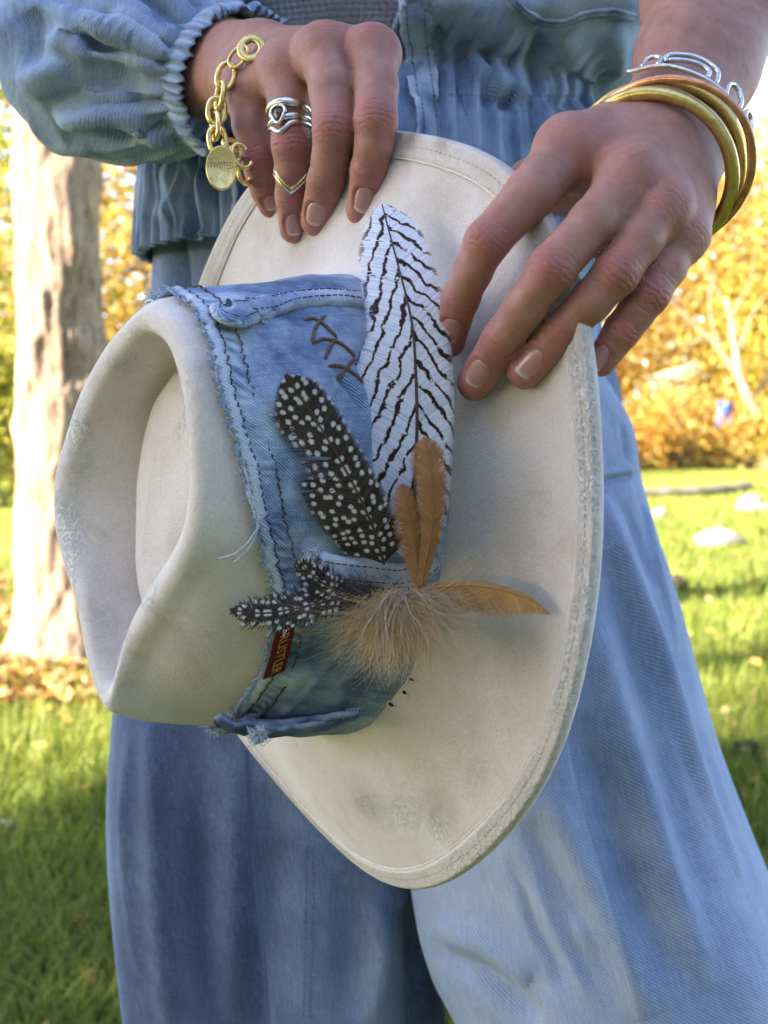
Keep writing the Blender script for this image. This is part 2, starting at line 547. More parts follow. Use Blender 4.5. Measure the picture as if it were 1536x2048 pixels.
M = dict(
    felt=make_felt(),
    band=make_denim('band denim', S8(50, 69, 100), S8(112, 139, 170), S8(200, 210, 218), 0.56, 0.00095, 0.40, 26, -0.75, 0.0, 1.9),
    jacket=make_denim('jacket denim', S8(66, 86, 116), S8(128, 150, 176), S8(192, 204, 214), 0.71, 0.0013, 0.22, 13, 2.25, 3.0),
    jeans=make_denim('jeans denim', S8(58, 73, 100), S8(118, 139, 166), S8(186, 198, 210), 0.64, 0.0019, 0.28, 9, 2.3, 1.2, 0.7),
    skin=make_skin(), nail=make_nail(),
    gold=make_metal('polished gold', (0.90, 0.66, 0.24), 0.24, 0.12, 300),
    goldmatte=make_metal('brushed gold', (0.74, 0.56, 0.20), 0.30, 0.15, 700, (0.42, 0.30, 0.09)),
    bronze=make_metal('gold foil', (0.62, 0.43, 0.12), 0.30, 0.3, 420, (0.34, 0.22, 0.05)),
    copper=make_metal('copper', (0.72, 0.36, 0.20), 0.30, 0.2, 300, (0.40, 0.18, 0.10)),
    silver=make_metal('silver', (0.80, 0.78, 0.75), 0.20, 0.05, 350, (0.42, 0.38, 0.34)),
    stone_gem=make_plain('dark stone', (0.05, 0.03, 0.01), (0.10, 0.07, 0.02), 200, 0.12, 0.02, 0.0005, 0.6),
    engrave=make_plain('engraved letters', (0.20, 0.13, 0.03), (0.26, 0.18, 0.05), 500, 0.5, 0.1),
    thread=make_plain('brown thread', (0.05, 0.027, 0.014), (0.10, 0.05, 0.025), 900, 0.8, 0.3),
    cord=make_plain('leather lace', (0.12, 0.065, 0.035), (0.20, 0.11, 0.06), 700, 0.6, 0.3),
    cotton=make_plain('white cotton threads', S8(176, 190, 204), S8(214, 222, 228), 900, 0.9, 0.3),
    bluecotton=make_plain('blue cotton threads', S8(110, 140, 172), S8(170, 190, 210), 900, 0.9, 0.3),
    tagred=make_plain('woven red label', (0.085, 0.004, 0.010), (0.14, 0.008, 0.018), 1200, 0.8, 0.4, 0.0006),
    taggold=make_plain('gold lettering', (0.50, 0.29, 0.04), (0.62, 0.38, 0.07), 1200, 0.7, 0.3),
    fstripe=feather_shader('striped feather', striped, 0.55, 0.2),
    fspot=feather_shader('spotted feather', spotted, 0.5, 0.1),
    fcop=feather_shader('copper feather', coppery((0.32, 0.145, 0.045), (0.54, 0.28, 0.11)), 0.45, 0.35),
    ftan=feather_shader('tan feather', coppery((0.48, 0.26, 0.075), (0.74, 0.46, 0.18)), 0.5, 0.4),
    fdown=feather_shader('tan down', coppery((0.72, 0.50, 0.23), (0.93, 0.76, 0.46)), 0.7, 0.5),
    fpale=feather_shader('pale filaments', coppery((0.70, 0.58, 0.42), (0.84, 0.76, 0.62)), 0.6, 0.4),
    quill=make_plain('quill', (0.05, 0.03, 0.02), (0.10, 0.06, 0.035), 400, 0.4, 0.1),
    hole=make_plain('dark eyelet inside', (0.01, 0.008, 0.006), (0.02, 0.015, 0.01), 400, 0.9, 0.1),
)

def make_knit():
    m, nt, b = new_mat('waffle knit'); g = NT(nt); fab = g.attr('fab', True)
    n = g.noise(fab, 1500, 3, 0.6); n2 = g.noise(fab, 40, 3)
    g.link(g.ramp(g.math('ADD', g.math('MULTIPLY', n, 0.6), g.math('MULTIPLY', n2, 0.4)), [(0.3, S8(104, 104, 106)), (0.7, S8(160, 158, 156))]), b.inputs['Base Color'])
    b.inputs['Roughness'].default_value = 0.95; b.inputs['Sheen Weight'].default_value = 0.2
    g.link(g.bump(n, 0.5, 0.0006), b.inputs['Normal'])
    return m
M['knit'] = make_knit()
# ------------------------------------------------------------------ the hat
HM = np.array([[-0.15846, 0.62635, -0.76307], [0.94917, 0.3095, 0.05699], [0.27195, -0.71526, -0.64356]])
HC = np.array([-0.02761, 0.00313, 0.5585])
def hatw(L):
    """hat coordinates (front, near side, up the crown) -> world"""
    L = np.asarray(L, float)
    return c2w(L @ HM.T + HC)
HU, HV, HW = [norm(hatw(np.eye(3)[k]) - hatw(np.zeros(3))) for k in range(3)]
def hatl(p):
    q = np.asarray(p, float) - hatw(np.zeros(3))
    return np.stack([q @ HU, q @ HV, q @ HW], -1)
def unproj_h(px, py, w):
    d = np.array([(px - 768) / FPX, (py - 1024) / FPX, 1.0]); Wv = HM[:, 2]
    t = (w + Wv @ HC) / (Wv @ d)
    return HM.T @ (t * d - HC)

hat = empty('cowboy_hat', hatw([0, 0, 0]), 'cream felt cowboy hat with denim hat band held on its side in both hands', 'hat')
NTH = 300
TH = np.linspace(0, 2 * pi, NTH, endpoint=False)
AF, AB, BB = 0.104, 0.113, 0.082
HCR = 0.113
def ell(th, af, ab, b, n=2.15):
    c, s = np.cos(th), np.sin(th)
    return np.stack([np.where(c > 0, af, ab) * np.sign(c) * abs(c) ** (2 / n), b * np.sign(s) * abs(s) ** (2 / n)], -1)
E0 = ell(TH, AF, AB, BB)
near = [(226, 1405), (219, 1370), (240, 1310), (282, 1240), (331, 1160), (371, 1080), (385, 1000), (390, 900), (385, 800), (370, 720), (342, 648), (300, 614)]
far = [(286, 614), (200, 702), (137, 830), (104, 960), (110, 1080), (152, 1220), (200, 1345)]
loop = np.array([unproj_h(a, b_, HCR)[:2] for a, b_ in near + far])
CC = np.array([-0.012, -0.006])
lp = catmull(loop, 800, True)
la = np.unwrap(np.arctan2(lp[:, 1] - CC[1], lp[:, 0] - CC[0]))
lr = np.linalg.norm(lp - CC, axis=1)
o_ = np.argsort(la % (2 * pi))
E0a = np.arctan2(E0[:, 1] - CC[1], E0[:, 0] - CC[0]) % (2 * pi)
rr = np.interp(E0a, (la % (2 * pi))[o_], lr[o_], period=2 * pi)
k_ = np.exp(-0.5 * (np.arange(-9, 10) / 2.6) ** 2); k_ /= k_.sum()
rr = np.convolve(np.concatenate([rr[-9:], rr, rr[:9]]), k_, 'valid')
E1 = CC + np.stack([np.cos(E0a), np.sin(E0a)], -1) * (rr + 0.0035 + 0.0015 * np.sin(TH) + 0.010 * np.exp(-(((TH + pi) % (2 * pi) - pi) / 0.42) ** 2))[:, None]
frontness = np.clip(np.cos(TH), 0, 1)
def ring(xy, w):
    return np.concatenate([xy, np.broadcast_to(np.asarray(w, float), (len(xy),))[:, None]], 1)
kin = 0.56
E2 = np.array([-0.016, -0.008]) + (E1 - np.array([-0.016, -0.008])) * (0.51 + 0.24 * np.cos(TH) ** 2)[:, None]
SPN = np.stack([np.clip(E2[:, 0] * 1.0, -0.050, 0.020), np.full(NTH, -0.012)], 1)
inw = norm(np.array([-0.012, -0.006]) - E1)
lerp = lambda a, b, t: a + (b - a) * t
pinch = (np.exp(-((np.abs((TH + pi) % (2 * pi) - pi) - 0.62) / 0.30) ** 2))[:, None]
prof = [ring(E0, 0.0), ring(lerp(E0, E1, 0.16), 0.032), ring(lerp(E0, E1, 0.40), 0.063), ring(lerp(E0, E1, 0.70) - inw * 0.001 * pinch, 0.091),
        ring(lerp(E0, E1, 0.94), HCR - 0.0085), ring(E1 + inw * 0.0022, HCR - 0.0018), ring(E1 + inw * 0.0075, HCR), ring(E1 + inw * 0.0135, HCR - 0.0030),
        ring(lerp(E1, E2, 0.72), HCR - 0.0140), ring(lerp(E1, E2, 0.93), HCR - 0.0265), ring(lerp(E1, E2, 1.0), HCR - 0.0285), ring(lerp(E2, SPN, 0.12), HCR - 0.0272), ring(lerp(E2, SPN, 0.45), HCR - 0.0225), ring(SPN, HCR - 0.0205)]
prof = np.array(prof)                       # (k, NTH, 3)
NS = 110
cr = np.stack([catmull(prof[:, i], NS) for i in range(NTH)])     # (NTH, NS, 3)
# handled felt is never even
fl = cr.reshape(-1, 3)
fl += np.array([0, 0, 1]) * (vnoise(fl * 28, 3) * 0.0011)[:, None] + norm(fl * np.array([1, 1, 0])) * (vnoise(fl * 33, 5) * 0.0011)[:, None]
crown_v = hatw(fl)
crown_f = grid_faces(NTH, NS, True, False)
w_ = fl[:, 2]; ti = np.tile(np.arange(NS), NTH) / (NS - 1)
rg = np.exp(-((ti - 0.5) / 0.10) ** 2)
scuff = np.clip(rg * (vnoise(fl * 60, 9) - 0.15) * 2.2, 0, 1) * 0.9
# one long pale rub on the far inner wall of the crease
for (sx, sy, ex, ey, wd) in ((150, 1005, 175, 1200, 26), (140, 860, 120, 700, 8), (290, 880, 320, 800, 12)):
    for k in range(9):
        t_ = k / 8
        q = unproj_h(sx + (ex - sx) * t_, sy + (ey - sy) * t_, HCR - 0.008)
        d_ = np.linalg.norm(fl[:, :2] - q[:2], axis=1)
        scuff = np.maximum(scuff, np.clip(1.6 - d_ / mm(wd, 0.45), 0, 1) * (fl[:, 2] > 0.085) * 0.8)
soil = np.clip(vnoise(fl * 30, 12) - 0.35, 0, 1) * 0.4
obj('crown', crown_v, crown_f, M['felt'], hat, attrs={'scuff': scuff, 'soil': soil})
CROWN = Surf(crown_v, crown_f)

# brim: outline with slow waves, folded-over stitched edge
EP = dict(Af=0.184, Ab=0.1851, B=0.163, lift=-0.0023, df=0.033, db=0.0092, pw=3.1479, n=2.1473)
FC = [-0.0034, 0.0035, 0.0028, -0.0007, 0.0025, -0.0007, -0.005, 0.0031, 0.0072, 0.0087, -0.0063, 0.0057]
def brim_pt(th, s, off=0.0):
    """s: 0 at the crown, 1 at the edge"""
    c, sn = np.cos(th), np.sin(th)
    A = np.where(c > 0, EP['Af'], EP['Ab']); ex = 2 / EP['n']
    rad = 1 + sum(FC[2 * k] * np.cos((k + 1) * th) + FC[2 * k + 1] * np.sin((k + 1) * th) for k in range(6))
    ue = A * np.sign(c) * abs(c) ** ex; ve = EP['B'] * np.sign(sn) * abs(sn) ** ex
    we = EP['lift'] * abs(ve / EP['B']) ** EP['pw'] - np.where(c > 0, EP['df'], EP['db']) * abs(ue / A) ** 2
    e0 = ell(th, AF, AB, BB)
    u = e0[..., 0] + (ue * rad - e0[..., 0]) * s
    v = e0[..., 1] + (ve * rad - e0[..., 1]) * s
    w = we * np.clip(s, 0, 2) ** 1.7
    # gentle roll: trough across the sides, lip turned up towards the rim
    w = w - 0.009 * np.sin(pi * np.clip(s, 0, 1)) * abs(sn) ** 2 + 0.0025 * np.exp(-(s / 0.10) ** 2)
    L = np.stack([u, v, w], -1)
    sh_ = L.shape
    nz = vnoise(L.reshape(-1, 3) * 22, 21).reshape(sh_[:-1]) * 0.0014 * np.sin(pi * np.clip(s, 0, 1) * 0.92)
    L[..., 2] += nz + off
    return L
NB = 360
thb = np.linspace(0, 2 * pi, NB, endpoint=False)
def edge_in(th):      # s at which the folded edge starts: a band 12 mm wide
    e = brim_pt(th, np.ones_like(th)); i = brim_pt(th, np.zeros_like(th))
    return 1 - 0.0118 / np.linalg.norm(e - i, axis=-1)
se = edge_in(thb)
T = 0.0016
rows = []
for s in np.linspace(-0.06, 1, 40)[:-1]:
    rows.append(brim_pt(thb, s * (se - 0.012), T))
rows.append(brim_pt(thb, se - 0.006, T)); rows.append(brim_pt(thb, se - 0.002, T - 0.0003))
rows.append(brim_pt(thb, se + 0.003, T + 0.0007)); rows.append(brim_pt(thb, se + 0.02, T + 0.0014))
for s in (0.25, 0.5, 0.75, 0.9):
    rows.append(brim_pt(thb, se + (1 - se) * s, T + 0.0015 + 0.0003 * sin(s * 9)))
rows.append(brim_pt(thb, 0.992 + 0 * se, T + 0.0012)); rows.append(brim_pt(thb, 1.0 + 0 * se, T - 0.0002))
rows.append(brim_pt(thb, 1.001 + 0 * se, -0.0016)); rows.append(brim_pt(thb, 0.995 + 0 * se, -0.0030))
for s in (0.97, 0.9, 0.7, 0.5, 0.3, 0.1, -0.02):
    rows.append(brim_pt(thb, s + 0 * se, -0.0028))
bl_ = np.stack(rows, 1)                    # (NB, k, 3)
brim_l = bl_.reshape(-1, 3)
brim_v = hatw(brim_l)
brim_f = grid_faces(NB, bl_.shape[1], True, False)
kk = np.tile(np.arange(bl_.shape[1]), NB)
onband = ((kk >= 43) & (kk <= 48)).astype(float)
angs = np.repeat(thb, bl_.shape[1])
scuff = onband * np.clip(0.75 + vnoise(brim_l * 45, 31) * 1.0, 0, 1) * np.clip(np.cos(angs - 0.95) * 1.2 + 0.25, 0.0, 1)
for (sx, sy, wd) in ((820, 1625, 40), (760, 1610, 30), (880, 1650, 30), (975, 1530, 20), (960, 1560, 18)):
    q = unproj_h(sx, sy, -0.015); d_ = np.linalg.norm(brim_l[:, :2] - q[:2], axis=1)
    scuff = np.maximum(scuff, np.clip(1.5 - d_ / mm(wd, 0.52), 0, 1) * 0.55 * (kk < 42))
soil = np.clip(vnoise(brim_l * 24, 35) + 0.1, 0, 1) * 0.2 + onband * 0.22
for (sx, sy, wd, a_) in ((740, 1600, 60, 0.5), (880, 1630, 60, 0.45), (900, 400, 70, 0.35), (640, 500, 80, 0.3), (830, 275, 40, 0.8), (900, 290, 30, 0.8), (440, 560, 50, 0.4)):
    q = unproj_h(sx, sy, -0.01); d_ = np.linalg.norm(brim_l[:, :2] - q[:2], axis=1)
    soil = np.maximum(soil, np.clip(1.3 - d_ / mm(wd, 0.54), 0, 1) * a_)
brim = obj('brim', brim_v, brim_f, M['felt'], hat, attrs={'scuff': scuff, 'soil': soil})
BRIM = Surf(brim_v, brim_f)
# stitches along the folded edge
mb = MB()
n_st = 330
for i in range(n_st):
    t0 = 2 * pi * i / n_st; t1 = t0 + 2 * pi / n_st * 0.55
    tt = np.array([t0, (t0 + t1) / 2, t1]); sm = edge_in(tt) * 0.5 + 0.5
    q = hatw(brim_pt(tt, sm, T + 0.0015 + np.array([-0.0002, 0.0003, -0.0002])))
    v, f = tube(q, 0.00017, 5); mb.add(v, f)
st = obj('edge_stitching', mb.V(), mb.f, make_plain('cream stitches', S8(196, 184, 168), S8(208, 198, 184), 900, 0.9, 0.2), brim); st['kind'] = 'stuff'
# fine piping bead where the fold ends
q = hatw(brim_pt(thb, se - 0.001, T + 0.0005)); v, f = tube(q, 0.00055, 6, True)
obj('edge_piping', v, f, make_plain('pale piping', S8(206, 196, 186), S8(228, 222, 216), 300, 0.9, 0.2), brim)

# eyelets
for (ex, ey, r_) in ((783, 1408, 0.0021), (810, 1384, 0.0019), (824, 1358, 0.0017)):
    p_, n_ = BRIM.hit(ex, ey)
    pc, nc = CROWN.hit(ex, ey)
    if pc is not None and (p_ is None or np.linalg.norm(pc - CAM) < np.linalg.norm(p_ - CAM)): p_, n_ = pc, nc
    a_ = norm(np.cross(n_, HU)); b_ = np.cross(n_, a_)
    an = np.linspace(0, 2 * pi, 20, endpoint=False)
    loop_ = p_ + n_ * 0.0005 + r_ * (np.cos(an)[:, None] * a_ + 0.85 * np.sin(an)[:, None] * b_)
    v, f = tube(loop_, 0.0006, 6, True)
    ey_ = obj('eyelet', v, f, M['felt'], hat)
    vv = np.concatenate([[p_ + n_ * 0.0002], p_ + n_ * 0.0003 + r_ * 0.9 * (np.cos(an)[:, None] * a_ + 0.85 * np.sin(an)[:, None] * b_)])
    obj('eyelet_hole', vv, [[0, 1 + k, 1 + (k + 1) % 20] for k in range(20)], M['hole'], ey_)
# ------------------------------------------------------------------ the person: hands and arms
person = empty('person', np.array([0.0, 0.86, 0.0]), 'person in washed denim jacket and wide blue jeans holding a hat with both hands', 'person')

def J(px, py, d, r):          # joint: pixel, depth, radius in mm
    return (P(px, py, d), r * 0.001)

HANDS = {
 'right': dict(                      # the hand on the right of the picture
  fingers=dict(
   index=[J(1138, 300, .462, 11.9), J(1062, 388, .449, 9.9), J(973, 484, .444, 8.5), J(944, 545, .450, 7.5), J(921, 598, .459, 7.4), J(899, 684, .476, 6.5)],
   middle=[J(1262, 365, .447, 11.7), J(1185, 445, .436, 8.9), J(1103, 538, .432, 8.9), J(1052, 610, .440, 7.9), J(1004, 680, .452, 7.9), J(950, 766, .470, 7.4)],
   ring=[J(1318, 420, .446, 11.2), J(1278, 480, .437, 8.7), J(1232, 547, .434, 8.5), J(1180, 604, .438, 7.7), J(1122, 662, .445, 7.7), J(1050, 742, .456, 7.3)],
   pinky=[J(1358, 470, .452, 9.9), J(1330, 535, .446, 8.0), J(1299, 590, .442, 7.6), J(1272, 625, .444, 6.9), J(1243, 662, .446, 6.8), J(1202, 722, .450, 6.2)]),
  palm=[(J(1140, 300, .464, 12.6), J(1310, 235, .490, 14)), (J(1262, 365, .450, 12.0), J(1340, 250, .482, 14)),
        (J(1318, 420, .450, 11.3), J(1358, 278, .484, 13.5)), (J(1354, 468, .456, 10.6), J(1372, 308, .490, 12.5)),
        (J(1225, 330, .462, 12), J(1330, 250, .486, 15)), (J(1290, 390, .458, 12), J(1360, 270, .488, 15)), (J(1180, 330, .470, 10), J(1320, 262, .496, 15)),
        (J(1362, 440, .466, 10.5), J(1376, 335, .496, 12)), (J(1270, 345, .488, 15), J(1140, 365, .492, 14)), (J(1310, 390, .485, 14), J(1210, 420, .485, 12))],
  thumb=[J(1290, 280, .502, 14), J(1160, 330, .505, 13), J(1062, 372, .505, 11), J(985, 420, .520, 9), J(930, 455, .530, 8)],
  arm=[(J(1320, 240, .492, 15.5), J(1365, 110, .520, 19)), (J(1374, 292, .496, 13.5), J(1424, 150, .522, 17)), (J(1360, 265, .500, 16), J(1402, 130, .526, 19)),
       (J(1365, 110, .520, 19), J(1395, 0, .545, 24)), (J(1424, 150, .522, 17), J(1484, 0, .545, 23)), (J(1402, 130, .526, 19), J(1445, 0, .555, 25)),
       (J(1395, 0, .545, 24), J(1500, -330, .62, 34)), (J(1492, 0, .545, 23), J(1560, -330, .62, 34)), (J(1445, 0, .555, 25), J(1530, -330, .64, 36))],
 ),
 'left': dict(
  fingers=dict(
   index=[J(744, 108, .533, 11.4), J(752, 172, .519, 10.0), J(752, 240, .508, 9.4), J(748, 290, .512, 8.5), J(738, 340, .520, 8.2), J(723, 420, .531, 7.2)],
   middle=[J(648, 106, .538, 11.8), J(664, 180, .524, 10.2), J(670, 258, .518, 10.0), J(664, 310, .526, 8.8), J(652, 362, .538, 8.6), J(632, 440, .556, 7.6)],
   ring=[J(570, 144, .554, 11.6), J(577, 214, .547, 9.6), J(583, 292, .546, 9.2), J(585, 342, .551, 8.2), J(585, 394, .559, 8.0), J(587, 458, .568, 7.0)],
   pinky=[J(492, 182, .580, 10.6), J(502, 250, .574, 9.0), J(516, 318, .574, 8.4), J(523, 350, .577, 7.6), J(531, 380, .581, 7.2), J(542, 412, .587, 6.2)]),
  palm=[(J(744, 110, .536, 11.5), J(545, 128, .610, 15)), (J(648, 108, .541, 12), J(525, 130, .606, 15)), (J(570, 146, .557, 11.6), J(503, 143, .608, 15)),
        (J(494, 184, .583, 10.6), J(478, 166, .618, 14)), (J(695, 118, .546, 11), J(535, 130, .612, 15)), (J(608, 132, .553, 11), J(510, 136, .610, 15)),
        (J(530, 168, .573, 11), J(490, 154, .614, 14))],
  thumb=[J(560, 130, .615, 13), J(640, 180, .612, 13), J(700, 240, .600, 11), J(735, 310, .592, 9.5), J(750, 370, .588, 8.5)],
  arm=[(J(520, 105, .612, 15), J(440, 105, .655, 17)), (J(480, 160, .616, 14), J(420, 165, .655, 17)), (J(500, 132, .622, 16), J(430, 135, .662, 18)),
       (J(440, 105, .655, 17), J(220, 80, .72, 30)), (J(420, 165, .655, 17), J(200, 150, .72, 30)), (J(430, 135, .662, 18), J(190, 110, .73, 32))],
 ),
}

def hand_sdf(H):
    fin = [H['fingers'][k] for k in ('index', 'middle', 'ring', 'pinky')]
    def fn(p):
        p = np.asarray(p, float)
        palm = None
        for (a, ra), (b, rb) in H['palm']:
            d = cone(p, a, b, ra, rb); palm = d if palm is None else smin(palm, d, 0.010)
        arm = None
        for (a, ra), (b, rb) in H['arm']:
            d = cone(p, a, b, ra, rb); arm = d if arm is None else smin(arm, d, 0.012)
        th = None
        T_ = H['thumb']
        for (a, ra), (b, rb) in zip(T_[:-1], T_[1:]):
            d = cone(p, a, b, ra, rb); th = d if th is None else smin(th, d, 0.004)
        body = smin(smin(palm, arm, 0.012), th, 0.012)
        out = body
        for F in fin:
            fd = None
            for (a, ra), (b, rb) in zip(F[:-1], F[1:]):
                d = cone(p, a, b, ra, rb); fd = d if fd is None else smin(fd, d, 0.0025)
            kn = np.sqrt(((p - (F[0][0] - FW * 0.0012)) ** 2).sum(1)) - F[0][1] * 1.0
            out = np.minimum(out, smin(smin(fd, kn, 0.006), body, 0.0075))
        return out
    return fn

body_v, body_f, body_at = [], [], {'flush': [], 'crs': [], 'crm': []}
nv = 0
HSURF = {}
NFR = []
NAILS = [('right', 953, 748, 'middle', 0.0120, 0.0132), ('right', 1058, 726, 'ring', 0.0118, 0.0132), ('right', 901, 662, 'index', 0.0108, 0.0120), ('right', 1196, 714, 'pinky', 0.0092, 0.0104),
         ('left', 728, 400, 'index', 0.0112, 0.0125), ('left', 630, 430, 'middle', 0.0122, 0.0130), ('left', 588, 450, 'ring', 0.0106, 0.0112), ('left', 541, 404, 'pinky', 0.0090, 0.0092)]
HAXIS = {}
for hn, H in HANDS.items():
    fn = hand_sdf(H)
    J_ = [j for F in H['fingers'].values() for j in F] + [j for s in H['palm'] + H['arm'] for j in s] + H['thumb']
    pts = np.array([j[0] for j in J_]); rad = np.array([j[1] for j in J_])
    lo = (pts - rad[:, None]).min(0) - 0.004; hi = (pts + rad[:, None]).max(0) + 0.004
    v, f = surface_nets(fn, lo, hi, 0.0013)
    nrm = vnormals(v, f)
    flush = np.zeros(len(v)); crs = np.zeros(len(v)); crm = np.zeros(len(v))
    for fnm, F in H['fingers'].items():
        for ji, w_, amt, off in ((2, 0.0085, 1.0, 0), (4, 0.0062, 0.85, 0), (0, 0.012, 0.55, 0)):
            c, r = F[ji]
            ax = norm(F[min(ji + 1, 5)][0] - F[max(ji - 1, 0)][0])
            q = v - c; s = q @ ax; rd = np.linalg.norm(q - s[:, None] * ax, axis=1)
            dors = np.clip((nrm @ -FW) * 1.3, 0, 1)
            m = np.exp(-(s / w_) ** 2) * (rd < r * 1.45) * dors
            flush = np.maximum(flush, m * amt * (0.95 if ji else 0.65))
            if ji:
                m2 = np.exp(-(s / (w_ * 0.85)) ** 2) * (rd < r * 1.35) * np.clip(dors * 1.4 - 0.25, 0, 1)
                u = m2 > crm
                crs[u] = s[u] * 1000; crm[u] = m2[u] * amt
            else:
                m2 = np.exp(-(s / 0.012) ** 2) * (rd < r * 1.4) * dors * 0.35
                u = m2 > crm; crs[u] = s[u] * 1000; crm[u] = m2[u]
        tip = F[-1][0]
        flush = np.maximum(flush, np.exp(-(np.linalg.norm(v - tip, axis=1) / 0.013) ** 2) * 0.8)
    # real relief for the joint creases, the shader adds the fine lines
    wig = vnoise(v * 260, 4) * 1.1
    rel = np.sin((crs + wig) * 1.9)
    v = v - nrm * (crm * np.clip(rel, 0, 1) ** 2 * 0.00018)[:, None]
    v = v + nrm * (vnoise(v * 90, 6) * 0.00018)[:, None]
    sf0 = Surf(v, f)
    if hn == 'right':       # tendons and veins on the back of the hand
        for pts_, am, wd in (([(1150, 285), (1220, 262), (1300, 245)], 0.0007, 0.004), ([(1262, 352), (1300, 310), (1335, 262)], 0.0008, 0.004), ([(1318, 408), (1345, 350), (1365, 290)], 0.0007, 0.0035), ([(1362, 455), (1380, 400), (1392, 330)], 0.0006, 0.0035),
                             ([(1225, 350), (1250, 320), (1290, 300), (1310, 268)], 0.0006, 0.0016), ([(1290, 372), (1330, 345), (1342, 310), (1360, 280)], 0.0006, 0.0016), ([(1205, 300), (1240, 292), (1270, 300)], 0.0005, 0.0015)):
            L_ = [sf0.hit(*a)[0] for a in pts_]
            ridge(v, nrm, catmull(np.array(L_), 12), am, wd)
    HSURF[hn] = Surf(v, f)
    for (hh, px, py, fk, wid, length) in NAILS:
        if hh != hn: continue
        F = H['fingers'][fk]
        p0, n0 = HSURF[hn].hit(px, py)
        if p0 is None: continue
        ax = norm(F[-1][0] - F[-2][0]); c = F[-2][0] + ax * ((p0 - F[-2][0]) @ ax)
        n0 = norm(p0 - c); n0 = norm(n0 - ax * (n0 @ ax)); side = np.cross(ax, n0); R_ = np.linalg.norm(p0 - c)
        NFR.append((c, ax, n0, side, R_, wid, length))
        q = v - c; l = q @ ax; h1 = q @ n0; x = np.arctan2(q @ side, h1) * R_; rd = np.hypot(q @ side, h1)
        rho = ((np.abs(x) / (wid * 0.5)) ** 2.6 + (np.abs(l) / (length * 0.5)) ** 2.6) ** (1 / 2.6)
        ok = (h1 > 0) & (rd < R_ * 1.5) & (np.abs(l) < length)
        disp = np.where(rho < 1.0, -0.0007, 0) + 0.0005 * np.exp(-((rho - 1.16) / 0.13) ** 2) * np.clip(1.0 - l / (length * 0.35), 0, 1)
        v = v + (nrm * (disp * ok)[:, None])
        flush = np.where(ok & (rho < 1.6), np.maximum(flush, 0.55), flush)
    body_v.append(v); body_f.append(f + nv); nv += len(v)
    for k, a in (('flush', flush), ('crs', crs), ('crm', crm)): body_at[k].append(a)

# torso, upper arms, thighs under the clothes (coarse)
def torso_sdf(p):
    p = np.asarray(p, float)
    S_ = [((-0.09, .92, 1.42), (-0.075, .92, 1.10), .075, .065), ((0.09, .92, 1.42), (0.075, .92, 1.10), .075, .065),
          ((-0.075, .92, 1.10), (-0.085, .92, .86), .065, .065), ((0.075, .92, 1.10), (0.085, .92, .86), .065, .065),
          ((-0.085, .92, .86), (-0.10, .93, .50), .065, .055), ((0.085, .92, .86), (0.15, .88, .50), .065, .055),
          ((-0.11, .93, .50), (-0.11, .95, .06), .052, .040), ((0.15, .88, .50), (0.16, .92, .06), .052, .040),
          ((-0.11, .95, .05), (-0.12, .80, .03), .035, .028), ((0.15, .90, .05), (0.17, .75, .03), .035, .028),
          ((0, .92, 1.40), (0, .90, 1.56), .062, .055)]
    out = None
    for a, b, ra, rb in S_:
        d = cone(p, np.array(a), np.array(b), ra, rb); out = d if out is None else smin(out, d, 0.03)
    for a, b in ((P(195, 115, .725), (-0.17, .90, 1.40)), (P(1530, -330, .63), (0.19, .90, 1.40))):
        out = smin(out, cone(p, a, np.array(b), .034, .045), 0.02)
    return out
v, f = surface_nets(torso_sdf, (-0.34, .66, -0.02), (0.36, 1.08, 1.64), 0.010)
body_v.append(v); body_f.append(f + nv); nv += len(v)
for k in body_at: body_at[k].append(np.zeros(len(v)))
body = obj('body', np.concatenate(body_v), np.concatenate(body_f), M['skin'], person, attrs={k: np.concatenate(a) for k, a in body_at.items()})

# fingernails, laid on the fingers
def nail(c, ax, n0, side, R_, wid, length):
    nu, nw = 15, 17
    U = np.linspace(-1, 1, nu); W = np.linspace(0, 1, nw)
    v = []; at = []
    tilt = 0.06
    for w in W:
        half = 1.0 if 0.3 < w < 0.8 else (math.sqrt(max(0, 1 - ((0.3 - w) / 0.3) ** 2)) * 0.45 + 0.55 if w <= 0.3 else 1.0 - 0.10 * ((w - 0.8) / 0.2) ** 2)
        for u in U:
            endcurve = -0.10 * (u * u) if w > 0.6 else 0
            endcurve *= np.clip((w - 0.6) / 0.4, 0, 1)
            startcurve = 0.16 * (u * u) * np.clip((0.35 - w) / 0.35, 0, 1)
            a = u * half * wid * 0.5 / R_ * 0.94
            l = (w + endcurve + startcurve - 0.5) * length
            drop = 0.0009 * (abs(u) ** 3)
            rad = R_ + 0.00020 - drop - 0.0006 * (1 - w) ** 3 - 0.10 * max(0, l) ** 1.0 * 0.6
            v.append(c + ax * l + rad * (cos(a) * n0 + sin(a) * side)); at.append(w)
    v = np.array(v); nf = grid_faces(nw, nu)
    lower = v - n0 * 0.0006
    V_ = np.concatenate([v, lower]); k = len(v)
    f = nf.tolist() + (nf[:, ::-1] + k).tolist()
    for i in range(nw - 1):
        for j in (0, nu - 1):
            a, b = i * nu + j, (i + 1) * nu + j; f.append([a, b, b + k, a + k])
    for j in range(nu - 1):
        for i in (0, nw - 1):
            a, b = i * nu + j, i * nu + j + 1; f.append([a, b, b + k, a + k])
    obj('fingernail', V_, f, M['nail'], body, attrs={'nt': np.array(at + at)})
HR, HL = HANDS['right']['fingers'], HANDS['left']['fingers']
for nf_ in NFR: nail(*nf_)
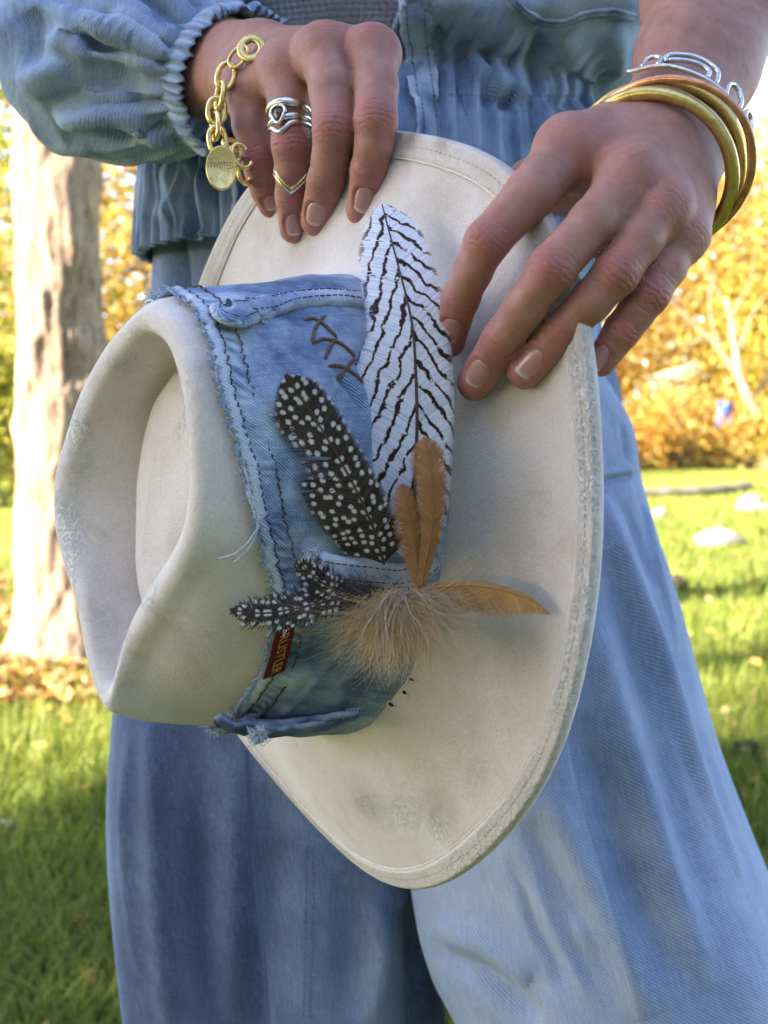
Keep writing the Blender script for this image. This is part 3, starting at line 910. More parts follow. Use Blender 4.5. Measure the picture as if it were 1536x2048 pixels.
# ------------------------------------------------------------------ the denim hat band (a cut-off piece of worn jeans)
crg = cr                                             # (NTH, NS, 3) hat coordinates of the crown
KMAX = int(np.argmax(crg[0, :, 2] > HCR - 0.001))    # wall samples only
def crown_ij(px, py):
    p_, n_ = CROWN.hit(px, py)
    if p_ is None: return None
    d = ((hatl(p_) - crg[:, :KMAX + 8]) ** 2).sum(-1)
    return np.unravel_index(np.argmin(d), d.shape)
EDGE_PX = [(352, 645), (362, 668), (380, 702), (400, 736), (425, 777), (447, 822), (466, 880), (482, 940), (496, 1000), (510, 1060), (520, 1110), (530, 1160), (536, 1200), (540, 1240), (536, 1275), (527, 1320), (505, 1355), (478, 1385)]
ed = [crown_ij(*a) for a in EDGE_PX]
ed = [(TH[i], crg[i, j, 2]) for i, j in ed]
ed = sorted(ed)
eth = np.array([e[0] for e in ed]); ew = np.array([e[1] for e in ed])
wtop = np.interp(TH, np.concatenate([eth, [eth[-1] + 0.9, eth[0] + 2 * pi - 0.8]]), np.concatenate([ew, [0.085, 0.055]]), period=2 * pi)
wtop = np.clip(wtop, 0.03, HCR - 0.008)
wtop = np.convolve(np.concatenate([wtop[-4:], wtop, wtop[:4]]), np.ones(9) / 9, 'valid')
NTB, NW = 720, 90
thB = np.linspace(0, 2 * pi, NTB, endpoint=False)
def wall(th, w):
    """point on the crown wall at angle index th and height w (arrays)"""
    fi = (th / (2 * pi) * NTH) % NTH; i0 = np.floor(fi).astype(int); t = fi - i0
    out = np.zeros(th.shape + (3,))
    for ii, wt in ((i0 % NTH, 1 - t), ((i0 + 1) % NTH, t)):
        W_ = crg[ii][:, :KMAX + 1]                    # (n, K, 3)
        ww = W_[..., 2]
        n = len(th); K = ww.shape[1]
        idx = np.clip((ww[:, :, None] < w[:, None, :] if w.ndim == 2 else ww < w[:, None]).sum(1) if w.ndim == 2 else (ww < w[:, None]).sum(1), 1, K - 1)
        r_ = np.arange(n)
        if w.ndim == 2:
            a = W_[r_[:, None], idx - 1]; b = W_[r_[:, None], idx]; q = w
        else:
            a = W_[r_, idx - 1]; b = W_[r_, idx]; q = w
        s = np.clip((q - a[..., 2]) / (b[..., 2] - a[..., 2] + 1e-9), 0, 1)[..., None]
        p_ = a + (b - a) * s
        wt_ = wt[:, None, None] if w.ndim == 2 else wt[:, None]
        out = (0 if isinstance(out, int) else (out if out.shape == p_.shape else np.zeros_like(p_))) + p_ * wt_
    return out
fray = vnoise(np.stack([np.cos(thB) * 60, np.sin(thB) * 60, 0 * thB], 1), 3) * 0.0010 + vnoise(np.stack([np.cos(thB) * 300, np.sin(thB) * 300, 0 * thB], 1), 8) * 0.0006
wt = np.interp(thB, TH, wtop, period=2 * pi) + fray
sB = np.linspace(0, 1, NW)
Wg = 0.0025 + (wt[:, None] - 0.0025) * sB[None]
bl = wall(thB, Wg)
arc = np.concatenate([[0], np.cumsum(np.linalg.norm(np.diff(bl[:, 20], axis=0), axis=1))])
outn = norm(bl * np.array([1, 1, 0]) + np.array([0.012, 0.006, 0]))
de = wt[:, None] - Wg                                  # distance from the torn edge
q3 = np.stack([np.broadcast_to(arc[:, None], Wg.shape), Wg, 0 * Wg], -1).reshape(-1, 3)
lump = (vnoise(q3 * 45, 2) * 0.0014 + vnoise(q3 * 110, 4) * 0.0007).reshape(Wg.shape)
hem = np.exp(-((de - 0.0022) / 0.0022) ** 2) * 0.0011 - np.exp(-((de - 0.0046) / 0.0007) ** 2) * 0.0006 - np.exp(-((de - 0.0118) / 0.0007) ** 2) * 0.0005
rope = np.sin(arc[:, None] * 2 * pi / 0.0058 + de * 500 + vnoise(q3 * 130, 7).reshape(Wg.shape) * 3.4) * (0.55 + 0.6 * vnoise(q3 * 60, 17).reshape(Wg.shape)) * np.exp(-((de - 0.0080) / 0.0032) ** 2)
off = 0.0026 + lump * np.clip(de / 0.012, 0, 1) + hem + rope * 0.00035
bl = bl + outn * off[..., None]
bv = hatw(bl).reshape(-1, 3)
bf = grid_faces(NTB, NW, True, False)
wear_and_light = np.clip(rope * 0.42, -0.35, 0.6) + np.exp(-((de - 0.0018) / 0.0018) ** 2) * 0.55
wear_and_light = wear_and_light + np.exp(-(Wg / 0.012) ** 2) * 0.25
wear_and_light = wear_and_light + 0.30 * np.clip(np.cos(thB - 2.2), -0.2, 1)[:, None]      # the back part is washed paler
# the felled seam running down to the lower corner, whisker folds
bn = vnormals(bv, bf); bn *= np.sign(np.sum(bn * (bv - hatw([0, 0, 0.04])), 1))[:, None]
TMPB = Surf(bv, bf)
def on(surf, pts, off=0.0, n=None):
    out = []
    last = None
    for a in pts:
        p_, n_ = surf.hit(a[0], a[1], off)
        if p_ is None and last is None: continue
        if p_ is None: p_ = P(a[0], a[1], last)
        last = (p_ - CAM) @ FW; out.append(p_)
    out = np.array(out)
    return catmull(out, n) if n else out
seam = on(TMPB, [(690, 1268), (668, 1305), (640, 1345), (606, 1388), (570, 1422)])
ridge(bv, bn, seam, 0.0016, 0.0018, False)
for l_, a_, w_ in (([(560, 700), (600, 760), (630, 840)], 0.0015, 0.004), ([(520, 760), (560, 860), (590, 960)], 0.0012, 0.005), ([(600, 1060), (585, 1120), (600, 1180)], -0.0014, 0.004), ([(560, 1370), (620, 1330), (650, 1290)], 0.0014, 0.004), ([(520, 1400), (580, 1370)], -0.001, 0.003), ([(610, 640), (680, 760), (735, 840)], -0.0022, 0.0016)):
    ridge(bv, bn, on(TMPB, l_), a_, w_)
fab = np.stack([np.broadcast_to(arc[:, None], Wg.shape), Wg, 0 * Wg], -1).reshape(-1, 3)
band = obj('hat_band', bv, bf, M['band'], hat, attrs={'fab': fab, 'wear_and_light': wear_and_light.ravel()})
so = band.modifiers.new('cloth thickness', 'SOLIDIFY'); so.thickness = 0.0012; so.offset = 0
BAND = Surf(bv, bf)

# two rows of brown topstitching
for k, dd in enumerate((0.0046, 0.0118)):
    mb = MB(); L_ = arc[-1]; step = 0.0031; n_ = int(L_ / step)
    for i in range(n_):
        s0 = i * step
        ss = s0 + np.array([0, 0.33, 0.66, 1]) * step * 0.78
        tq = np.interp(ss, arc, thB); wq = np.interp(tq, thB, wt) - dd + random.uniform(-0.0002, 0.0002)
        q = wall(tq, wq); o_n = norm(q * np.array([1, 1, 0]) + np.array([0.012, 0.006, 0]))
        q = hatw(q + o_n * (0.0026 + np.array([0.0003, 0.0009, 0.0009, 0.0003]))[:, None])
        v, f = tube(q, 0.00030, 5); mb.add(v, f)
    o = obj('topstitching', mb.V(), mb.f, M['thread'], band); o['kind'] = 'stuff'
# frayed edge: short yarn ends and one curled yarn along the rim
mb = MB(); mb2 = MB()
for i in range(1800):
    a_ = random.uniform(0, 2 * pi); tq = np.array([a_]); wq = np.array([np.interp(a_, thB, wt)])
    q = wall(tq, wq)[0]; o_n = norm(np.array([q[0] + 0.012, q[1] + 0.006, 0]))
    b_ = q + o_n * 0.0028
    ln = random.choice([0.0008, 0.0012, 0.0016, 0.0026]) * random.uniform(0.6, 1.3)
    tang = np.array([-o_n[1], o_n[0], 0])
    c_ = b_ + np.array([0, 0, ln * 0.5]) + tang * random.gauss(0, ln * 0.5) + o_n * random.uniform(0, ln * 0.4)
    d_ = c_ + np.array([0, 0, ln * 0.5]) + tang * random.gauss(0, ln * 0.7) + o_n * random.gauss(0, ln * 0.4)
    v, f = tube(hatw(catmull([b_ - [0, 0, 0.001], b_, c_, d_], 6)), [0.0003, 0.0003, 0.00028, 0.00024, 0.0002, 0.00012], 4)
    (mb if i % 3 else mb2).add(v, f)
o = obj('frayed_edge', mb.V(), mb.f, M['bluecotton'], band); o['kind'] = 'stuff'
o = obj('frayed_edge', mb2.V(), mb2.f, M['cotton'], band); o['kind'] = 'stuff'
tq = np.linspace(0, 2 * pi, 1600, endpoint=False)
wq = np.interp(tq, thB, wt); q = wall(tq, wq); o_n = norm(q * np.array([1, 1, 0]) + np.array([0.012, 0.006, 0]))
q = q + o_n * (0.0030 + 0.0004 * np.sin(tq * 210))[:, None]; q[:, 2] += 0.0002 + 0.0007 * vnoise(np.stack([np.cos(tq) * 70, np.sin(tq) * 70, 0 * tq], 1), 5) + 0.0004 * np.cos(tq * 230 + 3 * np.sin(tq * 17))
v, f = tube(hatw(q), 0.00030 + 0.0001 * np.sin(tq * 300), 5, True); obj('rolled_yarn', v, f, M['bluecotton'], band)
for pl in ([(486, 968), (500, 1000), (512, 1040), (497, 1068), (470, 1096), (434, 1106)], [(488, 980), (508, 1045), (498, 1082), (482, 1100), (466, 1114)], [(478, 900), (486, 950), (500, 1010), (510, 1050)]):
    q = on(CROWN, pl, 0.0034, 30); q += np.stack([vnoise(q * 400, 1), vnoise(q * 400, 2), vnoise(q * 400, 3)], 1) * 0.0004
    v, f = tube(q, np.linspace(0.0005, 0.00036, 30), 6); obj('loose_thread', v, f, M['cotton'], band)

def strip(name, pts, half, thick, mat, parent, n=60, lump=0.0006, wear_and_light=0.5, seed=0, surf=None, facing=None):
    """a folded strip of cloth lying on the hat: centre line, half width, half thickness (m)"""
    c = catmull(np.asarray(pts), n); t = norm(np.gradient(c, axis=0))
    half = catmull(np.asarray(half, float)[:, None], n)[:, 0] if np.ndim(half) else np.full(n, half)
    nn = []
    for k in range(n):
        q_, n_, d_ = (surf or BAND).near(c[k])
        n_ = n_ if n_ @ (CAM - c[k]) > 0 else -n_
        if facing is not None: n_ = facing
        nn.append(norm(n_ - t[k] * (n_ @ t[k])))
    nn = np.array(nn); nn = norm(nn + np.roll(nn, 1, 0) + np.roll(nn, -1, 0)); sd = np.cross(t, nn)
    m = 28; a = np.linspace(0, 2 * pi, m, endpoint=False)
    x = np.sign(np.cos(a)) * abs(np.cos(a)) ** 0.55; y = np.sign(np.sin(a)) * abs(np.sin(a)) ** 0.8
    endt = np.clip(np.minimum(np.arange(n), np.arange(n)[::-1]) / 3.0, 0.35, 1) ** 0.5
    v = c[:, None] + sd[:, None] * (half * endt)[:, None, None] * x[None, :, None] + nn[:, None] * thick * endt[:, None, None] * y[None, :, None]
    v = v.reshape(-1, 3)
    v += norm(v - np.repeat(c, m, 0)) * ((vnoise(v * 170, seed) + 0.6 * vnoise(v * 420, seed + 1)) * lump)[:, None]
    f = grid_faces(n, m, False, True).tolist() + [list(range(m)), [(n - 1) * m + k for k in range(m)][::-1]]
    al = np.concatenate([[0], np.cumsum(np.linalg.norm(np.diff(c, axis=0), axis=1))])
    fab = np.stack([np.repeat(al, m), np.tile(x, n) * np.repeat(half, m) + np.tile(y, n) * thick, np.zeros(n * m)], 1) * 1.35
    w = np.clip(np.tile(np.abs(x) ** 6, n) * 0.5 + wear_and_light - 0.3 + vnoise(v * 120, seed + 5) * 0.35, -0.5, 1.2)
    o = obj(name, v, f, mat, parent, attrs={'fab': fab, 'wear_and_light': w})
    # topstitch along both edges
    mb = MB()
    for sgn in (-0.55, 0.55):
        L_ = al[-1]
        for i in range(int(L_ / 0.003)):
            ss = i * 0.003 + np.array([0, 0.5, 1]) * 0.0021
            if ss[-1] > L_ - 0.002: break
            cc = np.stack([np.interp(ss, al, (c + sd * (half * sgn)[:, None] + nn * (thick * 0.93 + lump * 0.3))[:, k]) for k in range(3)], 1)
            vv, ff = tube(cc, 0.00025, 4); mb.add(vv, ff)
    if mb.n and name != 'torn_fold':
        s_ = obj('topstitching', mb.V(), mb.f, M['thread'], o); s_['kind'] = 'stuff'
    return o
strip('waistband_tab', on(BAND, [(366, 640), (400, 642), (450, 634), (500, 626), (545, 626)], 0.0012), [0.0046, 0.0070, 0.0072, 0.0056, 0.0034], 0.0026, M['band'], hat, seed=3, wear_and_light=0.7)
strip('belt_loop', on(BAND, [(490, 624), (520, 622), (580, 610), (650, 603), (700, 606), (738, 612)], 0.0016), [0.0056, 0.0050, 0.0046, 0.0048, 0.0046, 0.0040], 0.0030, M['band'], hat, seed=9, wear_and_light=0.7)
strip('belt_loop', on(BAND, [(478, 1428), (540, 1436), (610, 1432), (665, 1424), (712, 1416)], 0.0030), [0.0030, 0.0030, 0.0028, 0.0030, 0.0026], 0.0022, M['band'], hat, seed=15, wear_and_light=0.1)
strip('torn_fold', np.array([P(428, 1440, .5), P(470, 1452, .5), P(540, 1462, .505), P(610, 1456, .51), P(680, 1440, .52), P(716, 1424, .52)]), [0.0034, 0.0046, 0.0050, 0.0044, 0.0036, 0.0026], 0.0019, M['band'], hat, seed=21, lump=0.0016, wear_and_light=-0.15)
strip('pocket_edge', on(BAND, [(622, 1122), (660, 1134), (720, 1138), (790, 1144), (845, 1132), (868, 1108)], 0.0022), [0.0058, 0.0060, 0.0058, 0.0056, 0.0050, 0.0034], 0.0022, M['band'], hat, seed=27, wear_and_light=1.05)
# rags of fray at the lower corner and at the back corner of the band
mb = MB()
for (cx, cy, sp, n_) in ((440, 1440, 16, 90), (515, 1470, 14, 70), (500, 1432, 7, 40), (462, 1436, 6, 30), (362, 650, 14, 80), (385, 662, 9, 50), (320, 606, 26, 90), (520, 634, 9, 50), (625, 1108, 9, 40), (868, 1112, 9, 60), (700, 1425, 8, 40)):
    h_, n0 = BAND.hit(cx, cy)
    dep = (h_ - CAM) @ FW if h_ is not None else 0.50
    for k in range(n_ * 2):
        b_ = P(random.gauss(cx, sp * 0.5), random.gauss(cy, sp * 0.35), dep - 0.003)
        dr = np.array([random.gauss(0, 1) for _ in range(3)]) * 0.0009
        q = catmull([b_, b_ + dr, b_ + dr * 1.3 + np.array([random.gauss(0, 1) for _ in range(3)]) * 0.0011, b_ + dr * 0.7 + np.array([random.gauss(0, 1) for _ in range(3)]) * 0.0012], 8)
        v, f = tube(q, 0.00022, 4); mb.add(v, f)
o = obj('frayed_rags', mb.V(), mb.f, M['cotton'], band); o['kind'] = 'stuff'
# brown and white over-stitching at the back corner
for k in range(9):
    x0 = 296 + k * 7
    q = [P(x0 - 10, 618 - k * 0.5, 0.470), P(x0, 602, 0.466), P(x0 + 14, 604, 0.464), P(x0 + 20, 622, 0.462)]
    v, f = tube(catmull(q, 10), 0.00055, 5); obj('overstitch', v, f, M['cord'] if k % 2 else M['cotton'], band)
# leather lacing
Z3 = lambda x, y: (480 + x / 2.4, 380 + y / 2.4)
for pl in ([(300, 632), (350, 625), (400, 655), (440, 692), (464, 714)], [(414, 604), (380, 636), (356, 680), (345, 725), (352, 746)], [(350, 742), (400, 722), (470, 738), (520, 775), (548, 806)],
           [(462, 712), (430, 755), (410, 795), (404, 818)], [(414, 850), (470, 848), (530, 880), (596, 936)], [(548, 806), (515, 845), (485, 885), (458, 916)]):
    q = on(BAND, [Z3(*a) for a in pl], 0.0011, 24); q[0] -= 0; 
    nn = [BAND.near(a)[1] for a in q]
    end = np.abs(np.linspace(-1, 1, 24)) ** 6 * 0.0016
    q = np.array([a - (n_ if n_ @ (CAM - a) > 0 else -n_) * e for a, n_, e in zip(q, nn, end)])
    v, f = tube(q, 0.00075, 8); obj('lace', v, f, M['cord'], band)

# red woven label
def text_mesh(s, size=1.0):
    cu = bpy.data.curves.new('lettering', 'FONT'); cu.body = s; cu.size = size; cu.resolution_u = 3
    o = bpy.data.objects.new('lettering', cu); COL.objects.link(o)
    bpy.context.view_layer.update()
    me = bpy.data.meshes.new_from_object(o.evaluated_get(bpy.context.evaluated_depsgraph_get()))
    v = np.array([x.co for x in me.vertices]); f = [list(p.vertices) for p in me.polygons]
    bpy.data.objects.remove(o); bpy.data.curves.remove(cu); bpy.data.meshes.remove(me)
    return v, f
corn = [(546, 1252), (589, 1241), (568, 1334), (524, 1341)]
cw = np.array([(BAND.hit(*a)[0] if BAND.hit(*a)[0] is not None else CROWN.hit(a[0], a[1], 0.003)[0]) for a in corn]); cn_ = norm(np.cross(cw[1] - cw[0], cw[3] - cw[0])); cn_ *= np.sign(cn_ @ (CAM - cw[0]))
def tagpt(a, b, h):       # a along (top->bottom), b across (left->right)
    return (cw[0] * (1 - a) * (1 - b) + cw[1] * (1 - a) * b + cw[2] * a * b + cw[3] * a * (1 - b)) + cn_ * (h + 0.0008 * sin(a * pi))
n1, n2 = 14, 8
v = np.array([tagpt(a, b, 0.0022) for a in np.linspace(0, 1, n1) for b in np.linspace(0, 1, n2)])
tg_ = obj('woven_label', v, grid_faces(n1, n2), M['tagred'], hat, attrs={})
so = tg_.modifiers.new('thickness', 'SOLIDIFY'); so.thickness = 0.0009
tv, tf = text_mesh('RUSTLER')
lo, hi = tv.min(0), tv.max(0)
tv = (tv - lo) / (hi - lo + 1e-9)
v = np.array([tagpt(0.07 + 0.84 * a[0], 0.27 + 0.46 * a[1], 0.0030) for a in tv])
obj('lettering', v, tf, M['taggold'], tg_, smooth=False)
# ------------------------------------------------------------------ feathers tucked into the band
def top_depth(px, py):
    ds = []
    for s_ in (BAND, BRIM, CROWN, HSURF['left'], HSURF['right']):
        h_, n_ = s_.hit(px, py)
        if h_ is not None: ds.append((h_ - CAM) @ FW)
    return min(ds) if ds else 0.55

def lay(pts, clear=0.006, side=0, deg=2, fix=None):
    """rachis pixels (base -> tip) -> world points floating just above what lies beneath"""
    pts = np.array(pts, float); n = len(pts); t = np.linspace(0, 1, n)
    d = np.array([min([top_depth(a + sx, b) for sx in (-side, 0, side)]) for a, b in pts]) - clear
    c = np.polyfit(t, d, deg); e = np.polyval(c, t)
    e = e - max(0, (e - d).max())
    if fix is not None: e = np.interp(t, np.linspace(0, 1, len(fix)), fix)
    return np.array([P(a, b, q) for (a, b), q in zip(pts, e)])

def feather(name, label, line, wl, wr, mat, sweep=0.75, spacing=0.00055, camber=0.10, mode='plain', quill=(0.0007, 0.0002), quill_mat=None, splits=(), loose=0.0, downy=0.0, period=0.0125, slopes=(2.3, 1.45), spot=(0.0060, 0.0060), cat='feather', twist=0.0, group='feathers tucked into the hat band', ragged=0.06, tip=0.15):
    """line: world points base->tip; wl / wr: vane widths in metres, sampled evenly from base to tip"""
    n = 160
    R_ = catmull(line, n); s = np.concatenate([[0], np.cumsum(np.linalg.norm(np.diff(R_, axis=0), axis=1))]); L = s[-1]
    T_ = norm(np.gradient(R_, axis=0)); view = norm(CAM - R_)
    SD = norm(np.cross(T_, view)); NN = np.cross(SD, T_)          # SD points to the picture's right for an upright feather
    SD = SD * cos(twist) + NN * sin(twist) if twist else SD
    NN = np.cross(SD, T_)
    at_ = lambda arr, q: np.stack([np.interp(q, s, arr[:, k]) for k in range(3)], -1)
    wl = np.asarray(wl, float); wr = np.asarray(wr, float)
    W = lambda sgn, q: np.interp(q / L, np.linspace(0, 1, len(wl if sgn < 0 else wr)), wl if sgn < 0 else wr) * math.sqrt(max(0.0, 1 - max(0.0, (q / L - 1 + tip) / tip) ** 2))
    thing = empty(name, line[0], label, cat, group)
    V_, F_, FCa, PH, BJ = [], [], [], [], []
    nvv = 0; K = 8
    jj = np.linspace(0, 1, K)
    for sgn in (-1, 1):
        q = 0.0; gap = 0.0; clump = 0.0
        while q < L:
            q += spacing * random.uniform(0.85, 1.15)
            tt = q / L
            w = W(sgn, q)
            for _ in range(8): w = 0.5 * w + 0.5 * W(sgn, min(q + w * sweep * 0.75, L * 0.9995))
            if w < 0.0004: continue
            ln = w * (1 + random.gauss(0, ragged * 0.5)); 
            if random.random() < 0.02: ln *= random.uniform(0.75, 0.95)
            spread = 0.0
            for (ss, at, wid, amt) in splits:
                if ss == sgn and abs(tt - at) < wid: spread += amt * (tt - at) / wid * (1 if tt > at else 1)
                if ss == sgn and abs(tt - at) < wid * 0.05: ln *= 0.3
            lo = loose * random.gauss(0, 1)
            l = jj * ln
            adv = l * sweep * (1 - 0.25 * jj) + spread * l + lo * l * jj
            qq = np.clip(q + adv, 0, L * 1.04)
            c = at_(R_, np.clip(qq, 0, L)) + at_(T_, np.clip(qq, 0, L)) * np.clip(qq - L, 0, 1)[:, None]
            sd = at_(SD, np.clip(qq, 0, L)); nn = at_(NN, np.clip(qq, 0, L))
            lift = -camber * l * l / max(w, 1e-4) + downy * random.gauss(0, 1) * l * jj + random.uniform(0, 0.00012)
            p_ = c + sd * (sgn * l)[:, None] + nn * lift[:, None]
            hw = spacing * 0.62 * (1 - 0.75 * jj ** 5)
            tg2 = norm(np.gradient(p_, axis=0)); ac = norm(np.cross(nn, tg2))
            a_ = p_ - ac * hw[:, None]; b_ = p_ + ac * hw[:, None] + nn * 0.00006
            V_.append(np.concatenate([a_, b_])); 
            for k in range(K - 1): F_.append([nvv + k, nvv + k + 1, nvv + K + k + 1, nvv + K + k])
            nvv += 2 * K
            jit = random.gauss(0, 0.022); BJ.append(np.full(2 * K, random.random()))
            if mode == 'stripe':
                ph = (qq - adv * 0.15 + slopes[0 if sgn < 0 else 1] * l) / (period * (1.35 if sgn < 0 else 0.82)) + jit
                if random.random() < 0.01: ph = ph + 0.25
                fc = np.stack([qq, sgn * l, 0 * l], 1)
            elif mode == 'spot':
                ph = 0 * l
                if sgn > 0 or spot[0] < 0.005: fc = np.stack([(q + adv * 0.6) / spot[0], l / spot[1] + 40, 0 * l], 1)
                else: fc = np.stack([(q + adv * 0.25) / (spot[0] * 0.92), l / (spot[1] * 1.75), 0 * l], 1)
            else:
                ph = 0 * l; fc = np.stack([np.full(K, q), l, 0 * l], 1)
            FCa.append(np.concatenate([fc, fc])); PH.append(np.concatenate([ph, ph]))
    obj('vane', np.concatenate(V_), F_, mat, thing, attrs={'fc': np.concatenate(FCa), 'ph': np.concatenate(PH), 'bj': np.concatenate(BJ)})
    v, f = tube(R_ + NN * 0.0002, np.linspace(quill[0], quill[1], n), 7); obj('quill', v, f, quill_mat or M['quill'], thing)
    return thing

ZZ = lambda l: [Z3(*a) for a in l]
u_ = 0.480 / FPX
# big white feather with black chevrons
rach = [(822, 1128), (828, 1040), (830, 960), (834, 860), (832, 760), (826, 664), (813, 597), (790, 508), (773, 444), (764, 409)]
wp = lay(rach, 0.007, 45, 2, fix=[.472, .468, .464, .4625, .462, .463, .466, .4735, .483, .489])
wl_px = [30, 64, 90, 110, 122, 126, 126, 124, 116, 90, 84, 82, 78, 70, 60, 44]
wr_px = [36, 54, 66, 70, 71, 72, 73, 73, 72, 72, 71, 70, 68, 64, 56, 40]
feather('striped_feather', 'long white feather with black chevron stripes standing up in front of the brim', wp, np.array(wl_px) * u_, np.array(wr_px) * u_, M['fstripe'], sweep=0.85, mode='stripe', camber=0.10,
        splits=(), spacing=0.00046, cat='feather', quill=(0.0009, 0.00025), period=0.0108, slopes=(2.3, 1.45), ragged=0.02)
# dark spotted feather
rach = [(768, 1128), (751, 1067), (730, 1017), (697, 951), (659, 884), (617, 817), (590, 778), (574, 752)]
sp_line = lay(rach, 0.0045, 55, 2)
feather('spotted_feather', 'large dark brown feather with white spots lying on the denim band', sp_line, np.array([56, 68, 78, 88, 94, 96, 92, 66, 70, 66, 58, 44]) * u_, np.array([36, 42, 46, 48, 48, 47, 46, 44, 46, 46, 44, 34]) * u_, M['fspot'], sweep=0.8, mode='spot', camber=0.08,
        splits=((-1, 0.57, 0.12, 0.85),), spacing=0.00046, spot=(0.0041, 0.0038), ragged=0.03)
# two small dark spotted feathers by the label
rach = [(712, 1178), (690, 1190), (654, 1202), (595, 1216), (530, 1226), (478, 1222), (458, 1218)]
l_ = lay(rach, 0.008, 10, 2)
feather('spotted_feather', 'small dark feather with white dots pointing at the crown just above the red label', l_, np.array([16, 26, 32, 36, 36, 34, 26, 8]) * u_, np.array([16, 26, 34, 36, 36, 32, 24, 8]) * u_, M['fspot'], sweep=0.9, mode='spot', spot=(0.0034, 0.0030), loose=0.16, downy=0.05, ragged=0.35, spacing=0.00045, camber=0.12)
rach = [(706, 1186), (672, 1180), (640, 1162), (612, 1138), (598, 1118)]
l_ = lay(rach, 0.0075, 10, 2)
feather('spotted_feather', 'shortest dark dotted feather curling over the left end of the pocket edge', l_, np.array([10, 24, 30, 28, 20, 6]) * u_, np.array([14, 26, 34, 34, 26, 8]) * u_, M['fspot'], sweep=0.9, mode='spot', spot=(0.0034, 0.0030), loose=0.14, downy=0.05, ragged=0.3, spacing=0.00045)
# copper feathers standing in front of the white one
rach = [(842, 1176), (850, 1130), (862, 1070), (866, 1010), (862, 950), (854, 900), (848, 876)]
l_ = lay(rach, 0.005, 15, 2, fix=[.458, .456, .452, .449, .449, .4505])
feather('copper_feather', 'upright copper brown feather standing in front of the white feather', l_, np.array([8, 12, 16, 20, 25, 30, 34, 36, 34]) * u_, np.array([8, 12, 16, 20, 24, 28, 31, 32, 30]) * u_, M['fcop'], tip=0.16, sweep=1.05, loose=0.04, downy=0.012, ragged=0.06, spacing=0.00027, quill=(0.0005, 0.0002), quill_mat=M['fcop'])
rach = [(838, 1178), (834, 1120), (826, 1065), (814, 1010), (803, 968)]
l_ = lay(rach, 0.004, 15, 2, fix=[.460, .4585, .456, .4535, .454])
feather('copper_feather', 'darker copper feather leaning left between the spotted and white feathers', l_, np.array([12, 24, 30, 32, 28, 20]) * u_, np.array([10, 22, 30, 30, 26, 18]) * u_, M['fcop'], tip=0.2, sweep=1.05, loose=0.09, downy=0.03, ragged=0.22, spacing=0.00028, quill=(0.0005, 0.0002), quill_mat=M['fcop'])
# tan feather lying to the right
rach = [(792, 1194), (840, 1180), (900, 1172), (960, 1172), (1020, 1184), (1064, 1202), (1102, 1228)]
l_ = lay(rach, 0.006, 0, 2, fix=[.462, .460, .459, .457, .455, .453, .452])
feather('tan_feather', 'pale tan curved feather pointing right across the brim', l_, np.array([4, 6, 8, 8, 8, 8, 6, 2]) * u_, np.array([18, 34, 42, 50, 54, 50, 36, 12]) * u_, M['ftan'], tip=0.3, sweep=1.5, loose=0.05, downy=0.014, ragged=0.08, spacing=0.00027, quill=(0.0006, 0.0002), quill_mat=M['ftan'])

# tan down at the root of the bunch
def strands(name, parent, mat, n, src, dirs, ln, curl, r0, seed, d0=.466, K=9, barbs=False):
    rnd = random.Random(seed); V_, F_, A_ = [], [], []; nvv = 0
    for i in range(n):
        a = rnd.uniform(*dirs); l = rnd.uniform(*ln)
        cx = rnd.gauss(src[0], src[2]); cy = rnd.gauss(src[1], src[3])
        dx, dy = cos(a), sin(a)
        b = rnd.gauss(curl[0], curl[1]); dz = rnd.gauss(-0.25, 0.5)
        q = []
        for k in range(K):
            t = k / (K - 1)
            x = cx + (dx * t - dy * b * t * t) * l + rnd.gauss(0, 0.7) * t; y = cy + (dy * t + dx * b * t * t) * l + rnd.gauss(0, 0.7) * t
            d = d0 + dz * (l * t * u_) * 0.8 + 0.0
            q.append(P(x, y, d))
        v, f = tube(q, np.linspace(r0, r0 * 0.35, K), 3, caps=False)
        V_.append(v); F_ += [[j + nvv for j in ff] for ff in f]; nvv += len(v)
        A_.append(np.stack([np.full(len(v), i * 0.013), np.repeat(np.linspace(0, 1, K), 3) * 0.03, np.zeros(len(v))], 1))
    return obj(name, np.concatenate(V_), F_, mat, parent, attrs={'fc': np.concatenate(A_), 'bj': np.concatenate([np.full(len(q_), rnd.random()) for q_ in V_])})
fluff = empty('down_feather', P(800, 1190, .462), 'fluffy tan down tuft spreading below the pocket edge', 'feather', 'feathers tucked into the hat band')
o = strands('down', fluff, M['fdown'], 1900, (800, 1200, 26, 12), (0.15, 2.5), (35, 145), (0.0, 0.6), 0.00009, 1, .458)
o['kind'] = 'stuff'
o = strands('down', fluff, M['fdown'], 850, (780, 1230, 40, 22), (0.5, 2.6), (40, 110), (0.0, 0.5), 0.00009, 2, .462); o['kind'] = 'stuff'
o = strands('filament', fluff, M['fpale'], 70, (800, 1188, 16, 6), (1.2, 2.95), (60, 150), (-0.55, 0.25), 0.00017, 3, .455); o['kind'] = 'stuff'
o = strands('filament', fluff, M['fpale'], 36, (840, 1182, 30, 4), (0.6, 1.6), (30, 80), (-0.3, 0.2), 0.00015, 4, .454); o['kind'] = 'stuff'
dk = empty('down_feather', P(690, 1190, .47), 'dark grey brown down behind the spotted feathers at the pocket edge', 'feather', 'feathers tucked into the hat band')
dm = feather_shader('dark down', coppery((0.07, 0.05, 0.04), (0.18, 0.13, 0.10)), 0.7, 0.3)
o = strands('down', dk, dm, 700, (715, 1190, 34, 14), (1.6, 4.2), (20, 60), (0.0, 0.5), 0.00009, 5, .464); o['kind'] = 'stuff'
